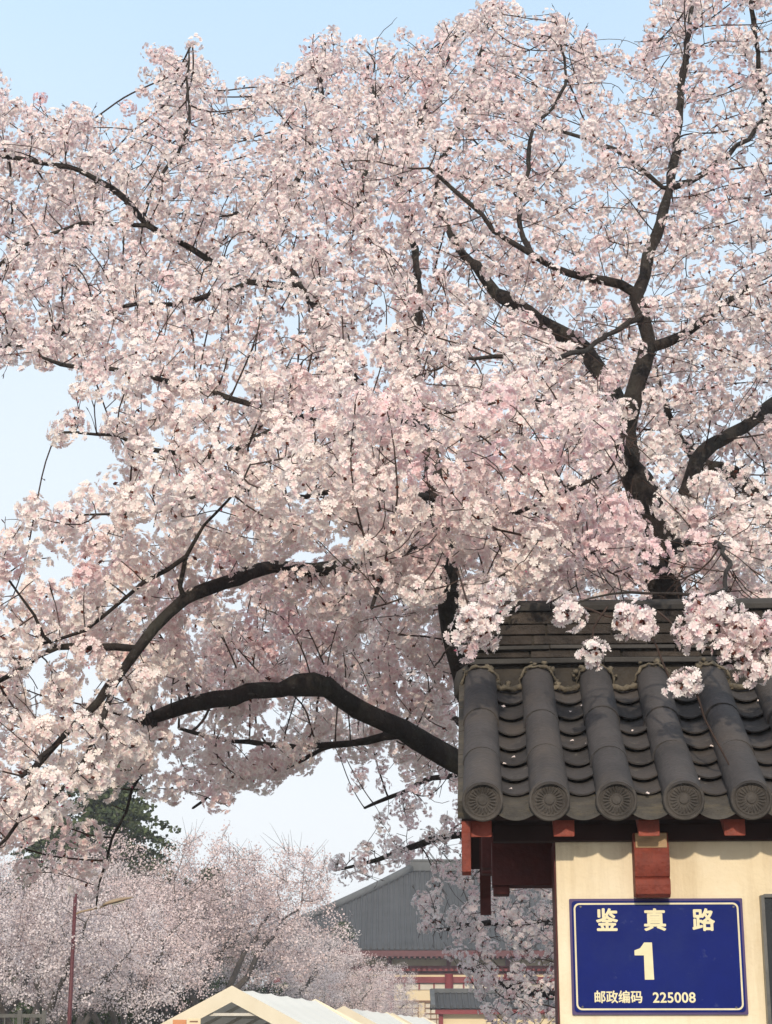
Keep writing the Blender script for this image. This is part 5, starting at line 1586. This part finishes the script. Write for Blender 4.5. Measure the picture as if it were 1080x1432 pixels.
tent(481, 1408, 46, 541, 1417, 56, 4, 'second cream canvas tent, just behind the front one', hw=1.8, drop=0.95)
tent(549, 1417.5, 57, 592, 1423, 66, 4, 'farthest cream canvas tent, below the small side hall', hw=1.8, drop=0.95)
# two small boards at the front corner of the first tent
for u0, u1, v0, v1, c0, lab in ((242, 261, 1426, 1450, (0.60, 0.26, 0.12), 'small orange board fixed at the left end of the front tent gable'),
                                (262, 281, 1424, 1450, (0.74, 0.62, 0.42), 'small cream board beside the orange one at the front tent gable')):
    d_ = 29.6
    m = MB(); x0, x1 = Xat(u0, v0, d_), Xat(u1, v0, d_)
    o = empty('notice_board', ((x0 + x1) / 2, d_, 0)); tag(o, lab, 'board')
    xm = (x0 + x1) / 2
    m.b(x0 - xm, x1 - xm, -0.02, 0.02, Zat(v1, d_), Zat(v0, d_)); m.build('panel', noisy('board_mat', c0, tuple(min(1, k * 1.12) for k in c0), 4, 0.7), o, bevel=0.008)
    m = MB(); m.b(-0.02, 0.02, 0.022, 0.06, 0, Zat(v0, d_) - 0.05); m.build('post', M['tent_pole'], o)
    if u0 > 250:
        m = MB(); m.b((x0 - xm) * 0.6, (x1 - xm) * 0.6, -0.026, -0.0205, Zat(1429.5, d_), Zat(1427.5, d_)); m.build('dark_strip', HLATT, o)

# ------------------------------------------------------------------ street lamp
LD = 28.5
lp = ground_pt(97, LD); lx = Xat(97, 1432, LD)
lamp = empty('street_lamp', (lx, LD, 0)); tag(lamp, 'maroon lamp post with a single brown curved arm among the blossom at the left', 'street lamp')
M['lamp_brown'] = noisy('lamp_head_mat', (0.27, 0.19, 0.12), (0.34, 0.25, 0.16), 6, 0.5)
M['lens'] = noisy('lamp_lens_mat', (0.45, 0.42, 0.36), (0.55, 0.52, 0.46), 6, 0.3)
zt_ = Zat(1250, LD)
m = MB(); m.tube([(0, 0, 0), (0, 0, zt_)], [0.040, 0.028], 12); m.build('pole', M['maroon'], lamp, fix=False)
m = MB(); m.tube([(0, 0, 0), (0, 0, 0.35)], [0.09, 0.06], 12); m.build('base', M['maroon'], lamp, fix=False)
xa0, xa1, xa2 = Xat(108, 1272, LD) - lx, Xat(145, 1266, LD) - lx, Xat(187, 1256, LD) - lx
m = MB(); m.tube([(0, 0, Zat(1279, LD)), (xa0 + 0.06, 0, Zat(1275, LD)), (xa1 - 0.06, 0, Zat(1269, LD)), (xa1 + 0.05, 0, Zat(1265, LD))], 0.016, 8)
m.build('arm', M['lamp_brown'], lamp, fix=False)
m = MB(); n = 9; vs = []; k = 12
for i in range(n + 1):
    t = i / n; x = xa1 + (xa2 - xa1) * t; z = Zat(1266 + (1257 - 1266) * t, LD)
    r = 0.004 + 0.075 * math.sin(math.pi * (0.12 + 0.83 * t) ** 0.8)
    for j in range(k):
        a = 2 * math.pi * j / k
        zz = math.sin(a) * r * (0.75 if math.sin(a) > 0 else 0.18)
        vs.append((x, math.cos(a) * r * 1.3, z + zz + 0.02 * t))
m.add(vs, [(i * k + j, i * k + (j + 1) % k, (i + 1) * k + (j + 1) % k, (i + 1) * k + j) for i in range(n) for j in range(k)], True)
m.add([vs[j] for j in range(k)], [tuple(range(k))]); m.add([vs[n * k + j] for j in range(k)], [tuple(range(k))])
hd = m.build('lamp_head', M['lamp_brown'], lamp)
m = MB(); xm = (xa1 + xa2) / 2; m.box((xm, 0, Zat(1262, LD) - 0.012), (0.2, 0.09, 0.02), Matrix.Rotation(R(-13), 3, 'Y')); m.build('lens', M['lens'], hd, bevel=0.005)

# ------------------------------------------------------------------ fence under the trees
FD = 27.0
f0, f1 = Xat(-40, 1420, FD), Xat(62, 1420, FD)
fe = empty('fence', ((f0 + f1) / 2, FD, 0)); tag(fe, 'dark metal railing fence under the trees in the bottom left corner', 'fence')
M['fence'] = noisy('fence_mat', (0.07, 0.07, 0.065), (0.12, 0.115, 0.105), 6, 0.6)
zf = Zat(1418, FD); fm = (f0 + f1) / 2
m = MB(); m.b(f0 - fm, f1 - fm, -0.02, 0.02, zf - 0.05, zf); m.build('top_rail', M['fence'], fe)
m = MB(); m.b(f0 - fm, f1 - fm, -0.02, 0.02, 0.3, 0.35); m.build('bottom_rail', M['fence'], fe)
for k in range(4):
    x = f0 - fm + (f1 - f0) * k / 3
    m = MB(); m.b(x - 0.03, x + 0.03, -0.03, 0.03, 0, zf + 0.05); m.build('post', M['fence'], fe)
m = MB(); x = f0 - fm + 0.1
while x < f1 - fm: m.b(x - 0.008, x + 0.008, -0.01, 0.01, 0.35, zf - 0.05); x += 0.13
m.build('bars', M['fence'], fe)

# ------------------------------------------------------------------ the hazy spring air
m = bpy.data.materials.new('haze_mat'); m.use_nodes = True; nt = m.node_tree; nt.nodes.clear()
ho = nt.nodes.new('ShaderNodeOutputMaterial'); hv = nt.nodes.new('ShaderNodeVolumePrincipled')
hv.inputs['Color'].default_value = (0.90, 0.94, 1.0, 1); hv.inputs['Density'].default_value = 0.0014; hv.inputs['Anisotropy'].default_value = 0.0
nt.links.new(hv.outputs[0], ho.inputs['Volume'])
hz = MB(); hz.b(-1600, 1600, -400, 2600, -1.0, 12.5)
tag(hz.build('haze', m), kind='stuff')
